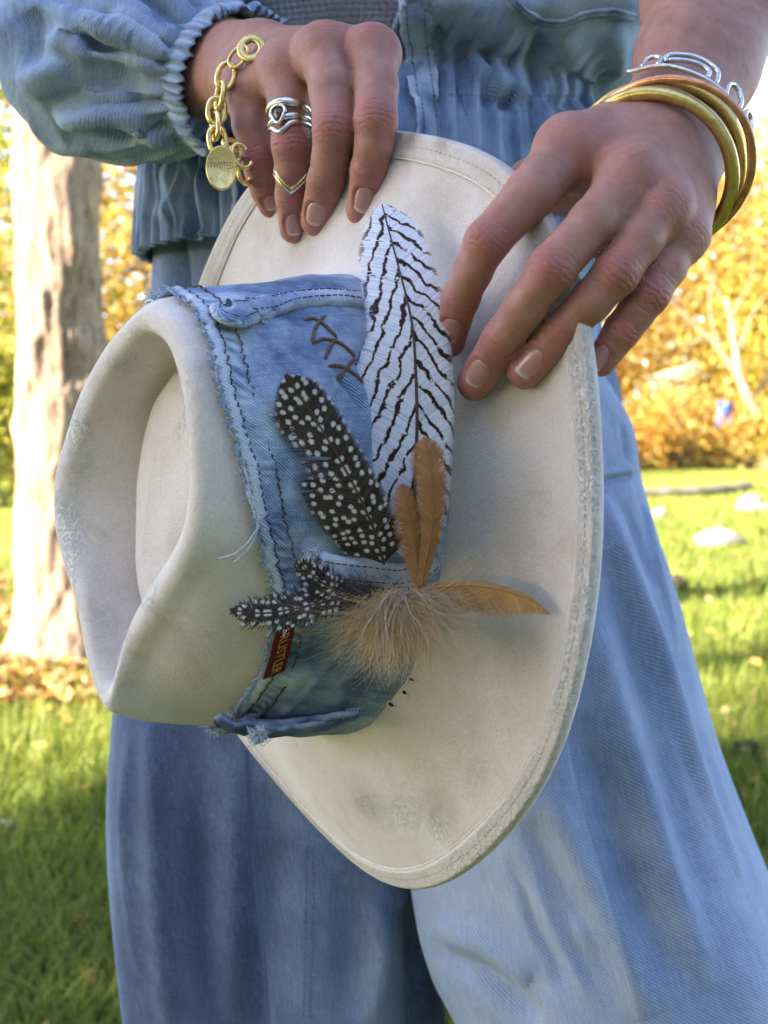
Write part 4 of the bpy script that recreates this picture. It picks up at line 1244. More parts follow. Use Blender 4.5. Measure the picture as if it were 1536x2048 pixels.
# ------------------------------------------------------------------ clothes
def loft(rows, n_rows, n_ang, a0=0.0, a1=2 * pi, power=2.0):
    """rows: (py, left px, right px, centre depth, depth radius). Tube round the body; angle 0 faces the camera, grows to the picture's right."""
    R_ = np.array(rows, float)
    C_ = catmull(R_, n_rows)
    closed = abs(a1 - a0 - 2 * pi) < 1e-6
    A = np.linspace(a0, a1, n_ang, endpoint=not closed)
    v = np.zeros((n_rows, n_ang, 3))
    sx = np.sign(np.sin(A)) * np.abs(np.sin(A)) ** (2 / power); sc = np.sign(np.cos(A)) * np.abs(np.cos(A)) ** (2 / power)
    for i, (py, l, r, d, dr) in enumerate(C_):
        cx = (l + r) / 2; hw = (r - l) / 2 * d / FPX
        c = P(cx, py, d)
        v[i] = c + RT * (hw * sx)[:, None] - np.array([0, 1.0, 0]) * (dr * sc)[:, None]
    f = grid_faces(n_rows, n_ang, False, closed)
    # fabric coordinates: girth and height
    mid = v[n_rows // 2]
    girth = np.concatenate([[0], np.cumsum(np.linalg.norm(np.diff(mid, axis=0), axis=1))])
    length = np.concatenate([[0], np.cumsum(np.linalg.norm(np.diff(v[:, n_ang // 4], axis=0), axis=1))])
    fab = np.stack(np.broadcast_arrays(girth[None, :], length[:, None], 0.0), -1).reshape(-1, 3)
    return v.reshape(-1, 3), f, fab, A, C_

def outn(v, f, centre_line):
    n = vnormals(v, f)
    c = np.stack([np.interp(v[:, 2], centre_line[:, 2], centre_line[:, k]) for k in range(3)], 1)
    s = np.sign(((v - c) * n).sum(1)); s[s == 0] = 1
    return n * s[:, None]

def folds(v, n, f, lines, gain=1.35):
    sf = Surf(v, f)
    for pts, amp, wid in lines:
        amp = amp * gain
        L_ = []
        for a in pts:
            h_, _ = sf.hit(*a)
            if h_ is not None: L_.append(h_)
        if len(L_) > 1: ridge(v, n, catmull(np.array(L_), max(8, len(L_) * 3)), amp, wid)

# ---- jeans
jeans = empty('jeans', ORG[person], None, None); jeans.parent = person; jeans.location = (0, 0, 0); ORG[jeans] = ORG[person]
jeans['label'] = 'wide high-waisted jeans in faded blue denim'
def leg(rows, lines, seed, power=2.2, nr=260, na=220):
    v, f, fab, A, C_ = loft(rows, nr, na, power=power)
    cl = np.array([P((r[1] + r[2]) / 2, r[0], r[3]) for r in C_]); cl = cl[np.argsort(cl[:, 2])]
    n = outn(v, f, cl)
    folds(v, n, f, lines)
    q = fab * np.array([16, 3.2, 1]) + seed
    v += n * (vnoise(q, seed) * 0.0045 + vnoise(q * 2.3, seed + 3) * 0.0022 + vnoise(fab * np.array([70, 14, 1]), seed + 5) * 0.0008)[:, None]
    return v, f, fab
lr_ = [(420, 330, 800, .86, .085), (600, 318, 800, .86, .09), (900, 290, 800, .86, .09), (1200, 255, 800, .86, .09), (1420, 240, 820, .86, .09), (1600, 232, 845, .86, .09), (1800, 244, 868, .86, .088), (2048, 264, 890, .87, .085), (2400, 300, 915, .89, .085), (3300, 320, 900, .95, .09)]
ll = [([(300, 1440), (310, 1700), (330, 2040)], 0.004, 0.010), ([(390, 1440), (400, 1750), (430, 2040)], -0.005, 0.014), ([(480, 1500), (470, 1750), (455, 2040)], 0.005, 0.012),
      ([(545, 1560), (540, 1800), (560, 2040)], -0.004, 0.012), ([(690, 1740), (700, 1900), (690, 2040)], -0.005, 0.012), ([(750, 1790), (760, 1900), (740, 2046)], 0.006, 0.009), ([(820, 1800), (830, 1900), (830, 2046)], -0.006, 0.010), ([(262, 1450), (250, 1650), (275, 1950)], 0.003, 0.006)]
v, f, fab = leg(lr_, ll, 11)
JW = np.zeros(len(v))
leg1 = obj('trouser_leg', v, f, M['jeans'], jeans, attrs={'fab': fab, 'wear_and_light': JW - 0.18 + 0.35 * vnoise(fab * np.array([30, 1.5, 1]), 77)})  # negative offset paints shade on this leg; the noise is streaky fading
LEG1 = Surf(v, f)
rr_ = [(420, 640, 1180, .86, .085), (560, 660, 1186, .86, .095), (720, 680, 1186, .85, .105), (850, 700, 1250, .845, .11), (955, 720, 1268, .84, .112), (1050, 735, 1296, .835, .116), (1200, 760, 1344, .83, .12), (1500, 795, 1424, .82, .13), (1780, 828, 1540, .81, .14), (1900, 860, 1585, .81, .143), (2048, 925, 1650, .81, .145), (2400, 1000, 1760, .83, .14), (3300, 1020, 1800, .92, .12)]
rl = [([(1205, 990), (1250, 1120), (1330, 1340), (1400, 1560), (1480, 1760)], 0.006, 0.008), ([(1215, 1100), (1260, 1250), (1310, 1420), (1350, 1600), (1400, 1800)], -0.007, 0.011),
      ([(1190, 1240), (1230, 1400), (1290, 1600), (1350, 1790), (1420, 1980)], 0.007, 0.010), ([(1150, 1430), (1200, 1580), (1260, 1760), (1330, 1960)], -0.006, 0.010),
      ([(1100, 1580), (1150, 1700), (1220, 1850), (1300, 2030)], 0.006, 0.010), ([(1060, 1640), (1110, 1740), (1170, 1850)], -0.005, 0.008), ([(870, 1900), (950, 1940), (1030, 2010), (1080, 2046)], -0.006, 0.008), ([(880, 1860), (960, 1890), (1060, 1960)], 0.004, 0.010),
      ([(1290, 1010), (1310, 1120), (1360, 1290)], 0.004, 0.005), ([(1240, 1000), (1280, 1090), (1310, 1180)], -0.003, 0.006), ([(1222, 760), (1240, 850), (1255, 930)], -0.003, 0.005), ([(1400, 1300), (1440, 1500), (1500, 1700)], 0.004, 0.007)]
rc = random.Random(3)
for base_, n_c in (((1220, 1010, 1470, 1760), 5), ((1170, 1400, 1330, 1960), 5), ((1040, 1660, 1200, 2040), 4), ((900, 1870, 1060, 2030), 3)):
    for k in range(n_c):       # fine creases between the big folds
        ox, oy = rc.uniform(-45, 45), rc.uniform(-40, 40); t0, t1 = sorted((rc.uniform(0, 0.5), rc.uniform(0.5, 1)))
        L2 = [(base_[0] + (base_[2] - base_[0]) * t + ox + rc.uniform(-6, 6), base_[1] + (base_[3] - base_[1]) * t + oy) for t in np.linspace(t0, t1, 5)]
        rl.append((L2, rc.choice([-1, 1]) * rc.uniform(0.0014, 0.0026), rc.uniform(0.0025, 0.0045)))
v, f, fab = leg(rr_, rl, 23, nr=420, na=340)
# dropped yoke seam at the hip
sf = Surf(v, f)
ys = [sf.hit(a, b)[0] for a, b in ((1188, 966), (1205, 964), (1225, 959), (1245, 956), (1262, 953))]
ys = catmull(np.array([a for a in ys if a is not None]), 20)
n_ = outn(v, f, np.array([P(1000, y, .84) for y in (2400, 1500, 420)]))
ridge(v, n_, ys, -0.0035, 0.0022, False)
ridge(v, n_, ys + np.array([0, 0, 0.004]), 0.0022, 0.003, False)
leg2 = obj('trouser_leg', v, f, M['jeans'], jeans, attrs={'fab': fab, 'wear_and_light': 0.08 * vnoise(fab * np.array([26, 2.5, 1]), 78) + 0.22 + 0.30 * np.exp(-((np.tile(np.linspace(0, 2 * pi, 340, endpoint=False), 420) - 5.75) / 0.62) ** 2)})  # offset and paler front paint light on this thigh, together with real fading
LEG2 = Surf(v, f)
def stitch_line(surf, pts, parent, mat, off=0.0008, r=0.00035, step=0.0034, n=60, dash=0.66):
    q = on(surf, pts, off, n); al = np.concatenate([[0], np.cumsum(np.linalg.norm(np.diff(q, axis=0), axis=1))])
    mb = MB()
    for i in range(int(al[-1] / step)):
        ss = (i + np.array([0, 0.5, 1]) * dash) * step
        v, f = tube(np.stack([np.interp(ss, al, q[:, k]) for k in range(3)], 1), r, 4); mb.add(v, f)
    o = obj('topstitching', mb.V(), mb.f, mat, parent); o['kind'] = 'stuff'
bt = make_plain('blue thread', S8(70, 92, 124), S8(104, 126, 156), 900, 0.9, 0.2)
stitch_line(LEG1, [(628, 1690), (627, 1800), (624, 1920), (620, 2046)], leg1, bt); stitch_line(LEG1, [(614, 1690), (612, 1800), (610, 1920), (606, 2046)], leg1, bt)
# hips and seat
hr = [(330, 330, 1180, .88, .12), (450, 322, 1184, .88, .125), (620, 316, 1186, .88, .128), (800, 305, 1230, .88, .13), (1000, 300, 1240, .88, .12), (1120, 330, 1220, .88, .09)]
v, f, fab, A, C_ = loft(hr, 120, 260, power=2.3)
v += norm(v - np.array([0, .88, .9])) * (vnoise(fab * np.array([22, 6, 1]), 41) * 0.003)[:, None]
obj('seat', v, f, M['jeans'], jeans, attrs={'fab': fab, 'wear_and_light': np.zeros(len(v)) - 0.1})

# ---- grey waffle-knit top
kr = [(-500, 330, 1250, .86, .115), (-200, 320, 1240, .86, .115), (0, 330, 1230, .86, .112), (200, 345, 1190, .86, .106), (420, 340, 1190, .86, .108)]
def knit_part(a0, a1, na, nr, rows):
    v, f, fab, A, C_ = loft(rows, nr, na, a0, a1)
    cl = np.array([P((r[1] + r[2]) / 2, r[0], r[3]) for r in C_]); cl = cl[np.argsort(cl[:, 2])]
    n = outn(v, f, cl)
    x = fab[:, 0] / 0.0047 + 0.25 * np.sin(fab[:, 1] * 300); y = fab[:, 1] / 0.0040
    w = (np.abs(np.sin(pi * x)) ** 0.6) * 0.6 + (np.abs(np.sin(pi * y)) ** 0.6) * 0.5 - 0.9
    v += n * (w * 0.0016 + vnoise(fab * 60, 3) * 0.0012)[:, None]
    return v, f, fab
v, f, fab = knit_part(-1.0, 0.6, 520, 420, [(-200, 320, 1240, .86, .115), (0, 330, 1230, .86, .112), (100, 338, 1210, .86, .110), (220, 345, 1190, .86, .106), (420, 345, 1190, .86, .112)])
knit = obj('knit_top', v, f, M['knit'], person, attrs={'fab': fab})

# ---- jacket
jacket = empty('jacket', ORG[person]); jacket.parent = person; jacket.location = (0, 0, 0); ORG[jacket] = ORG[person]
jacket['label'] = 'washed blue denim jacket with gathered waist and elastic cuffs'
JR = [(-600, 260, 1330, .85, .150), (-300, 250, 1335, .85, .150), (0, 262, 1306, .85, .148), (60, 268, 1294, .85, .152), (110, 276, 1284, .85, .156), (150, 290, 1262, .85, .158), (178, 306, 1222, .85, .148), (194, 322, 1188, .85, .130), (214, 326, 1176, .85, .126), (240, 320, 1182, .85, .131), (300, 304, 1190, .85, .137), (400, 290, 1200, .85, .142), (520, 286, 1212, .85, .146)]
A0, A1 = 0.045, 2 * pi - 0.50
NRJ, NAJ = 340, 560
v, f, fab, A, C_ = loft(JR, NRJ, NAJ, A0, A1, power=2.15)
rowpy = np.repeat(C_[:, 0], NAJ); ang = np.tile(A, NRJ)
cl = np.array([P((r[1] + r[2]) / 2, r[0], r[3]) for r in C_]); cl = cl[np.argsort(cl[:, 2])]
n = outn(v, f, cl)
gs = fab[:, 0]
gath = np.exp(-((rowpy - 205) / 26) ** 2)
below = np.clip((rowpy - 205) / 60, 0, 1)
above = np.clip((190 - rowpy) / 60, 0, 1) * np.clip((rowpy + 200) / 200, 0, 1)
gn = gs + 0.0015 * vnoise(np.stack([gs * 40, rowpy * 0.006, 0 * gs], 1), 3)
rip = np.sin(gn * 2 * pi / 0.0185 + 2.6 * vnoise(np.stack([gs * 22, rowpy * 0.001, 0 * gs], 1), 5)); rip = np.sign(rip) * np.abs(rip) ** 0.7 + 0.4 * np.sin(gn * 2 * pi / 0.0083 + 2 + 2 * vnoise(np.stack([gs * 40, 0 * gs, 0 * gs], 1), 6))
pl = np.clip((ang - 0.12) / 0.10, 0, 1)                   # the placket stays flat
v += n * ((gath * 0.0016 + below * 0.0042 * (0.6 + 0.5 * vnoise(np.stack([gs * 20, rowpy * .004, 0 * gs], 1), 15))) * rip * pl)[:, None]
puff = vnoise(np.stack([gs * 20, rowpy / 95.0, 0 * gs], 1), 9) + 0.45 * vnoise(np.stack([gs * 44, rowpy / 50.0, 0 * gs], 1), 10)
v += n * (above * 0.011 * puff * pl)[:, None]
lines = [([(830, 0), (850, 90), (880, 180)], -0.005, 0.004), ([(862, 0), (890, 110), (930, 215)], -0.005, 0.003), ([(930, 120), (990, 160), (1060, 190)], 0.006, 0.008), ([(960, 195), (1010, 205), (1060, 198)], -0.006, 0.005),
         ([(1075, 60), (1078, 130), (1070, 190)], -0.007, 0.006), ([(1130, 70), (1150, 130), (1180, 175)], 0.006, 0.010), ([(950, 40), (1000, 80), (1040, 130)], 0.004, 0.012), ([(1090, 195), (1130, 205), (1170, 200)], -0.005, 0.005), ([(1220, 60), (1240, 110), (1225, 160)], 0.005, 0.008),
         ([(330, 330), (345, 420), (350, 500)], 0.006, 0.007), ([(372, 330), (385, 420), (395, 470)], -0.008, 0.007), ([(306, 340), (312, 430)], -0.004, 0.006), ([(410, 340), (415, 420)], 0.006, 0.006)]
folds(v, n, f, lines)
v += n * (vnoise(fab * 70, 17) * 0.0009)[:, None]
jw = np.clip(rip * (gath + 0.5 * below) * 0.08, -0.15, 0.2) + vnoise(fab * 30, 19) * 0.15 - 0.02 - 0.15 * below
jb = obj('jacket_body', v, f, M['jacket'], jacket, attrs={'fab': fab, 'wear_and_light': jw})
so = jb.modifiers.new('cloth', 'SOLIDIFY'); so.thickness = 0.0016; so.offset = -1
JB = Surf(v, f)
# rolled placket edges
ve = v.reshape(NRJ, NAJ, 3)
for col_, nm in ((0, 'placket_edge'), (NAJ - 1, 'placket_edge')):
    line = ve[:, col_] - np.array([0, 0.0008, 0])
    vv, ff = tube(line, 0.0016 + 0.0004 * np.sin(np.arange(NRJ) * 0.9), 8)
    fb = np.stack([np.repeat(np.arange(NRJ) * 0.001, 8), np.tile(np.linspace(0, 0.01, 8), NRJ), np.zeros(NRJ * 8)], 1)
    obj(nm, vv, ff, M['jacket'], jb, attrs={'fab': fb, 'wear_and_light': np.full(len(vv), 0.35)})
# placket seam, waist seam and pocket flap stitching
stitch_line(JB, [(805, 4), (818, 80), (835, 170), (848, 240)], jb, bt, 0.0010); stitch_line(JB, [(858, 4), (885, 110), (915, 190), (935, 240)], jb, bt, 0.0012)
fl_ = [(1010, -6), (1040, 18), (1075, 38), (1120, 44), (1165, 30), (1210, 24), (1255, 32), (1284, 40)]
q = on(JB, fl_, 0.0012)
strip('pocket_flap_edge', q, [0.0030] * 4, 0.0016, M['jacket'], jb, surf=JB, seed=5, wear_and_light=0.25)

# front placket laid over the edge, waist seam
pk = on(JB, [(826, -60), (829, 30), (836, 110), (846, 180), (854, 240), (858, 320)], 0.0016)
strip('placket', pk, [0.0100] * 4, 0.0014, M['jacket'], jb, n=90, surf=JB, seed=45, wear_and_light=0.42, lump=0.0008)
stitch_line(JB, [(900, 190), (950, 192), (1000, 193), (1060, 192), (1120, 192), (1170, 192)], jb, bt, 0.0010)

# ---- the sleeve on the left of the picture
def Jr(px, py, d, rpx): return (P(px, py, d), mm(rpx, d))
SLV = [(Jr(178, -420, .80, 150), Jr(165, -60, .745, 150)), (Jr(165, -60, .745, 150), Jr(182, 112, .715, 172)), (Jr(182, 112, .715, 180), Jr(250, 120, .70, 188)), (Jr(250, 120, .70, 188), Jr(325, 122, .69, 170)), (Jr(325, 122, .69, 170), Jr(372, 140, .682, 128))]
def sleeve_sdf(p):
    p = np.asarray(p, float); out = None
    for (a, ra), (b, rb) in SLV:
        d = cone(p, a, b, ra, rb); out = d if out is None else smin(out, d, 0.018)
    return out
pts = np.array([j[0] for s_ in SLV for j in s_])
v, f = surface_nets(sleeve_sdf, pts.min(0) - 0.07, pts.max(0) + 0.07, 0.0022)
v_rest = v.copy()
n = vnormals(v, f)
cuffc = P(360, 145, .685); cax = norm(P(490, 175, .655) - P(385, 148, .683))
# gathers that fan out from the cuff
rel = v - cuffc; along = rel @ cax
e1 = norm(np.cross(cax, np.array([0, 0, 1.0]))); e2 = np.cross(cax, e1)
phi = np.arctan2(rel @ e2, rel @ e1)
fade_ = np.exp(-np.clip(-along, 0, 1) / 0.022)
v += n * (fade_ * (0.0030 * np.sin(phi * 19 + 1.5 * np.sin(phi * 3)) + 0.0018 * np.sin(phi * 31 + 1)))[:, None]
n = vnormals(v, f)
lines = [([(175, 95), (130, 130), (85, 150), (40, 175)], 0.006, 0.009), ([(60, 20), (62, 80), (75, 140)], -0.006, 0.010), ([(150, 30), (200, 60), (260, 90), (310, 130)], 0.006, 0.010), ([(170, 60), (230, 100), (290, 150)], -0.006, 0.008),
         ([(60, 160), (110, 130), (165, 130)], -0.004, 0.007), ([(120, 250), (180, 225), (240, 215), (290, 235)], 0.007, 0.008), ([(130, 275), (200, 262), (270, 272)], -0.006, 0.007), ([(240, 200), (270, 240), (310, 275), (350, 285)], 0.006, 0.006),
         ([(90, 215), (150, 200), (220, 180), (290, 190)], -0.005, 0.009), ([(230, 20), (280, 50), (320, 90)], 0.005, 0.007), ([(100, 100), (140, 60), (150, 10)], 0.005, 0.008), ([(50, 235), (110, 285), (180, 300)], 0.004, 0.008), ([(300, 20), (330, 60)], -0.004, 0.006)]
folds(v, n, f, lines)
n = vnormals(v, f)
v += n * (vnoise(v * 40, 3) * 0.0022 + vnoise(v * 95, 4) * 0.0009)[:, None]
fab = np.stack([v_rest[:, 0] + 0.5 * v_rest[:, 1], v_rest[:, 2] + 0.5 * v_rest[:, 1], 0 * v[:, 0]], 1)
sw = vnoise(v * 26, 8) * 0.25 - 0.05 + fade_ * 0.1
sleeve = obj('sleeve', v, f, M['jacket'], jacket, attrs={'fab': fab, 'wear_and_light': sw})
# gathered elastic cuff
na, nr = 300, 26
ph = np.linspace(0, 2 * pi, na, endpoint=False)
Oc = P(490, 172, .655); amaj = (78 * RT - 123 * -DN * -1) 
amaj = (78 * RT + (-123) * DN) * (.66 / FPX)
bmin = (-80 * RT - 50 * DN) * (.66 / FPX) - FW * 0.029
Sc = P(398, 150, .684)
rows_ = []
for i in range(nr):
    t = i / (nr - 1)
    c = Oc + (Sc - Oc) * t; k = 1.0 + 0.03 * t - 0.05 * sin(pi * t)
    pn = np.stack([np.cos(ph) * 9, np.sin(ph) * 9, 0 * ph + t * 1.6], 1)
    am = 0.75 + 0.75 * vnoise(pn, 3)
    ripple = am * (0.0021 * np.sin(ph * 41 + 5.5 * vnoise(pn * 0.5, 4) + 1.2 * sin(t * 5)) + 0.0011 * np.sin(ph * 67 + 4 * vnoise(pn, 6) + t * 2)) * (0.65 + 0.35 * cos(t * 2 * pi))
    base = c + k * (np.cos(ph)[:, None] * amaj + np.sin(ph)[:, None] * bmin)
    rad = norm(base - c); rows_.append(base + rad * (ripple + 0.0022 * (sin(pi * t) ** 0.5 if t not in (0, 1) else 0) + 0.0012 * sin(t * 3 * pi))[:, None])
inner = [rows_[0] + (Oc - rows_[0]) * 0.05 + (Sc - Oc) * q_ for q_ in (0.1, 0.5, 1.0)]
rows_ = inner[::-1] + rows_
v = np.array(rows_); nr2 = len(rows_)
f = grid_faces(nr2, na, False, True)
fab = np.stack(np.broadcast_arrays((ph * 0.045)[None, :], (np.arange(nr2) * 0.0011)[:, None], 0.0), -1).reshape(-1, 3)
cw_ = np.tile(np.sin(ph * 46 + 2 * np.sin(ph * 5)) * 0.22, nr2) + 0.12
obj('cuff', v.reshape(-1, 3), f, M['jacket'], sleeve, attrs={'fab': fab, 'wear_and_light': cw_})
# sleeve pushed up on the other arm, above the frame
v, f = tube(catmull(np.array([P(1512, -290, .615), P(1560, -420, .65), P(1560, -700, .76), (0.2, .90, 1.42)]), 40), np.linspace(0.042, 0.072, 40), 60)
v = np.asarray(v); v += norm(v - v.mean(0)) * (vnoise(v * 30, 9) * 0.005)[:, None]
obj('sleeve', v, f, M['jacket'], jacket, attrs={'fab': np.stack([v[:, 0], v[:, 2], 0 * v[:, 0]], 1), 'wear_and_light': np.zeros(len(v))})
# ------------------------------------------------------------------ jewellery
def ellipse(c, a, b, n=120, t0=0, t1=2 * pi):
    closed = abs(t1 - t0 - 2 * pi) < 1e-6
    t = np.linspace(t0, t1, n, endpoint=not closed)
    return c + np.cos(t)[:, None] * a + np.sin(t)[:, None] * b
def bangle(name, label, e0, e1, apex, dc, r, mat, lift=0.020, parent=None, wob=0.0):
    """e0,e1: the two ends of the visible arc (px); apex: top of the arc (px)"""
    cx, cy = (e0[0] + e1[0]) / 2, (e0[1] + e1[1]) / 2
    c = P(cx, cy, dc); a = ((e1[0] - e0[0]) / 2 * RT + (e1[1] - e0[1]) / 2 * DN) * dc / FPX
    b = ((apex[0] - cx) * RT + (apex[1] - cy) * DN) * dc / FPX - FW * lift
    q = ellipse(c, a, b, 160)
    q += (vnoise(q * 60, 3) * wob)[:, None] * FW
    v, f = tube(q, r, 14, True)
    o = obj(name, v, f, mat)
    return tag(o, label, 'bangle', 'bangles on the wrist')
bangle('bangle', 'thick brushed gold bangle nearest the hand', (1183, 240), (1418, 460), (1386, 264), .478, 0.0029, M['goldmatte'])
bangle('bangle', 'second gold bangle just behind the thick gold one', (1178, 232), (1426, 454), (1404, 240), .488, 0.0023, M['bronze'])
bangle('bangle', 'slim copper bangle with a loose gap beside the wrist', (1200, 216), (1434, 454), (1424, 252), .480, 0.0017, M['copper'], lift=0.027)
cuffb = empty('cuff_bracelet', P(1340, 270, .5), 'silver cuff bracelet bent into open loops behind the gold bangles', 'bracelet')
dcs = .492
SC = P(1322, 308, dcs); Sa = ((1450 - 1195) / 2 * RT + (440 - 200) / 2 * DN) * dcs / FPX; Sb = ((1412 - 1322) * RT + (218 - 308) * DN) * dcs / FPX - FW * 0.022
upw = norm(P(1440, 20, .56) - P(1350, 250, .49))
def cuff_pt(t, h): return SC + np.cos(t) * Sa + np.sin(t) * Sb + upw * h
def bend(pts, r=0.0011):
    q = catmull(np.array([cuff_pt(t, h) for t, h in pts]), 60)
    v, f = tube(q, r, 8); obj('silver_loop', v, f, M['silver'], cuffb)
def uloop(t0, t1, h0, h1):
    bend([(t0, h0), (t0, h0 + (h1 - h0) * 0.7), ((t0 * 3 + t1) / 4, h1 - 0.0006), ((t0 + t1) / 2, h1), ((t0 + t1 * 3) / 4, h1 - 0.0006), (t1, h0 + (h1 - h0) * 0.7), (t1, h0)])
uloop(2.52, 2.34, 0.001, 0.0085); 
bend([(2.26, 0.004), (2.30, 0.0075), (2.22, 0.0105), (2.0, 0.0125), (1.80, 0.0125), (1.68, 0.0105), (1.655, 0.006), (1.66, 0.001)])
bend([(2.24, 0.0052), (2.1, 0.0068), (1.92, 0.0082), (1.80, 0.0075), (1.765, 0.005), (1.77, 0.001)])
uloop(1.50, 1.27, 0.0, 0.0125); uloop(1.14, 0.93, 0.0, 0.0125); uloop(0.78, 0.50, -0.002, 0.0105); uloop(0.38, 0.15, -0.002, 0.009)
bend([(2.7, 0.0), (2.2, 0.0), (1.6, 0.0), (1.0, 0.0), (0.5, 0.0), (0.2, 0.0)], 0.0010)

# chain bracelet on the other wrist
chain = empty('chain_bracelet', P(440, 200, .60), 'chunky gold chain bracelet with round stamped charm hanging at the cuff', 'bracelet')
def link(c, ax, nrm_, L_, W_, r, mat=M['gold'], name='chain_link'):
    ax = norm(ax); nrm_ = norm(nrm_ - ax * (nrm_ @ ax)); sd = np.cross(ax, nrm_)
    t = np.linspace(0, 2 * pi, 40, endpoint=False)
    x = np.sign(np.cos(t)) * abs(np.cos(t)) ** 0.8; y = np.sign(np.sin(t)) * abs(np.sin(t)) ** 0.9
    q = c + (x * L_)[:, None] * ax + (y * W_)[:, None] * sd
    v, f = tube(q, r, 9, True); return obj(name, v, f, mat, chain)
CH = [(583, 78, .585), (560, 84, .590), (528, 92, .585), (505, 100, .578), (478, 116, .576), (462, 140, .574), (448, 168, .573), (438, 198, .572), (432, 228, .571), (432, 258, .570), (436, 286, .569)]
cq = catmull(PL(CH), 120)
al = np.concatenate([[0], np.cumsum(np.linalg.norm(np.diff(cq, axis=0), axis=1))])
def cp(px, py, d): return P(px, py, d)
# the flat washer-shaped link
def washer(c, n_, R1, R2, th, mat, name):
    n_ = norm(n_); a = norm(np.cross(n_, [0.3, 0.1, 1])); b = np.cross(n_, a)
    m = 48; t = np.linspace(0, 2 * pi, m, endpoint=False)
    prof_ = [(R2, -th), (R2 + 0.0003, -th - 0.0003), (R1 - 0.0004, -th), (R1, -th * 0.5), (R1, th * 0.5), (R1 - 0.0004, th), (R2 + 0.0003, th), (R2, th * 0.6), (R2, -th * 0.6)]
    v = np.array([c + n_ * z + r * (cos(q) * a + sin(q) * b) for q in t for r, z in prof_])
    return obj(name, v, grid_faces(m, len(prof_), True, True), mat, chain)
wd_ = (HSURF['left'].hit(504, 98)[0] - CAM) @ FW - 0.006
washer(P(503, 97, wd_), np.array([-0.12, -0.95, 0.22]), 0.0073, 0.0034, 0.0011, M['goldmatte'], 'ring_link')
link(P(477, 113, wd_ + .002), P(492, 100, wd_) - P(466, 128, wd_ + .003), np.array([0.6, -0.5, 0.6]), 0.0060, 0.0036, 0.0009)
spec = [((452, 152), (-0.3, 1), .566, 1), ((440, 190), (-0.15, 1), .565, 0), ((433, 222), (-0.05, 1), .564, 1), ((431, 252), (0, 1), .563, 0), ((435, 280), (0.1, 1), .562, 1)]
for (c2, dv, d_, k) in spec:
    c = P(*c2, d_); ax = dv[0] * RT + dv[1] * DN
    link(c, ax, np.array([0.15, -1, 0.1]) if k else np.array([-0.9, -0.55, 0]), 0.0064, 0.0040, 0.0014)
for (c2, dv, d_, k) in (((470, 292), (0.9, 0.45), .578, 0), ((484, 312), (0.5, 1), .582, 1), ((489, 342), (0.1, 1), .584, 0)):
    h9 = HSURF['left'].hit(*c2)[0]
    if h9 is not None: d_ = min(d_, (h9 - CAM) @ FW - 0.0025)
    link(P(*c2, d_), dv[0] * RT + dv[1] * DN, np.array([0.2, -0.9, 0.3]) if k else np.array([0.7, -0.6, 0.5]), 0.0062, 0.0040, 0.0013)
# stamped disc
dc_ = P(443, 336, .558); dn_ = norm(np.array([0.10, -0.97, 0.10])); da = norm(np.cross(np.array([0, 0, 1.0]), dn_)); da = -da if da @ RT < 0 else da; db = np.cross(dn_, da); db = -db if db @ DN < 0 else db
m = 64; t = np.linspace(0, 2 * pi, m, endpoint=False); rx, ry = mm(31, .558), mm(45, .558)
prof_ = [(0.0, -0.0007), (0.86, -0.0007), (0.93, -0.0010), (0.985, -0.0009), (1.0, -0.0004), (1.0, 0.0006), (0.9, 0.0009), (0.0, 0.0009)]
v = np.array([dc_ - dn_ * z + r * (rx * cos(q) * da + ry * sin(q) * db) for q in t for r, z in prof_])
v += dn_[None] * (vnoise(v * 300, 2) * 0.0001)[:, None]
disc = obj('charm_disc', v, grid_faces(m, len(prof_), True, False), M['goldmatte'], chain)
tv, tf = text_mesh('TWISTED'); lo, hi = tv.min(0), tv.max(0); tv = (tv - lo) / (hi - lo + 1e-9)
v = np.array([dc_ + dn_ * 0.00082 + da * rx * 1.50 * (a[0] - 0.5) + db * (-ry * 0.10 - (a[1] - 0.5) * ry * 0.30 + 0.0) for a in tv])
obj('lettering', v, tf, M['engrave'], disc, smooth=False)

# finger rings
def finger_ring(name, label, F, i, t, prof_fn, mat, up):
    a, ra = F[i]; b, rb = F[i + 1]; c = a + (b - a) * t; r = ra + (rb - ra) * t; ax = norm(b - a)
    n0 = norm(-FW - ax * (-FW @ ax)); sd = np.cross(ax, n0)
    return c, r, ax, n0, sd
R0 = empty('finger_ring', P(578, 238, .54), 'wide silver ring with a dark teardrop stone', 'ring', 'rings on the fingers')
F = HL['ring']
def fr_pt(c, r, ax, n0, sd, ang, along, lift): return c + ax * along + (r + lift) * (cos(ang) * n0 + sin(ang) * sd)
c, r, ax, n0, sd = finger_ring('', '', F, 1, 0.40, None, None, None)
sgn = 1 if sd @ RT > 0 else -1
def fring(along_fn, rad, parent, name, mat, c=c, r=r, lift=0.0004, flat=1.0):
    an = np.linspace(0, 2 * pi, 90, endpoint=False)
    q = np.array([fr_pt(c, r, ax, n0, sd * sgn, a_, along_fn(a_), lift) for a_ in an])
    rads = np.array([rad(a_) if callable(rad) else rad for a_ in an])
    v, f = tube(q, rads, 10, True); return obj(name, v, f, mat, parent)
wrap = lambda a: (a + pi) % (2 * pi) - pi
fring(lambda a: -0.0042 - 0.0018 * cos(a) + 0.0020 * sin(a) * 0.5, lambda a: 0.0011 + 0.0013 * max(0, cos(a)), R0, 'ring_band', M['silver'])
fring(lambda a: 0.0008 - 0.0006 * sin(a), lambda a: 0.0009 + 0.0008 * max(0, cos(a)), R0, 'ring_band', M['silver'])
fring(lambda a: 0.0034 + 0.0042 * math.exp(-((wrap(a) + 0.45) / 0.42) ** 2), lambda a: 0.0008 + 0.0005 * max(0, cos(a)), R0, 'ring_band', M['silver'])
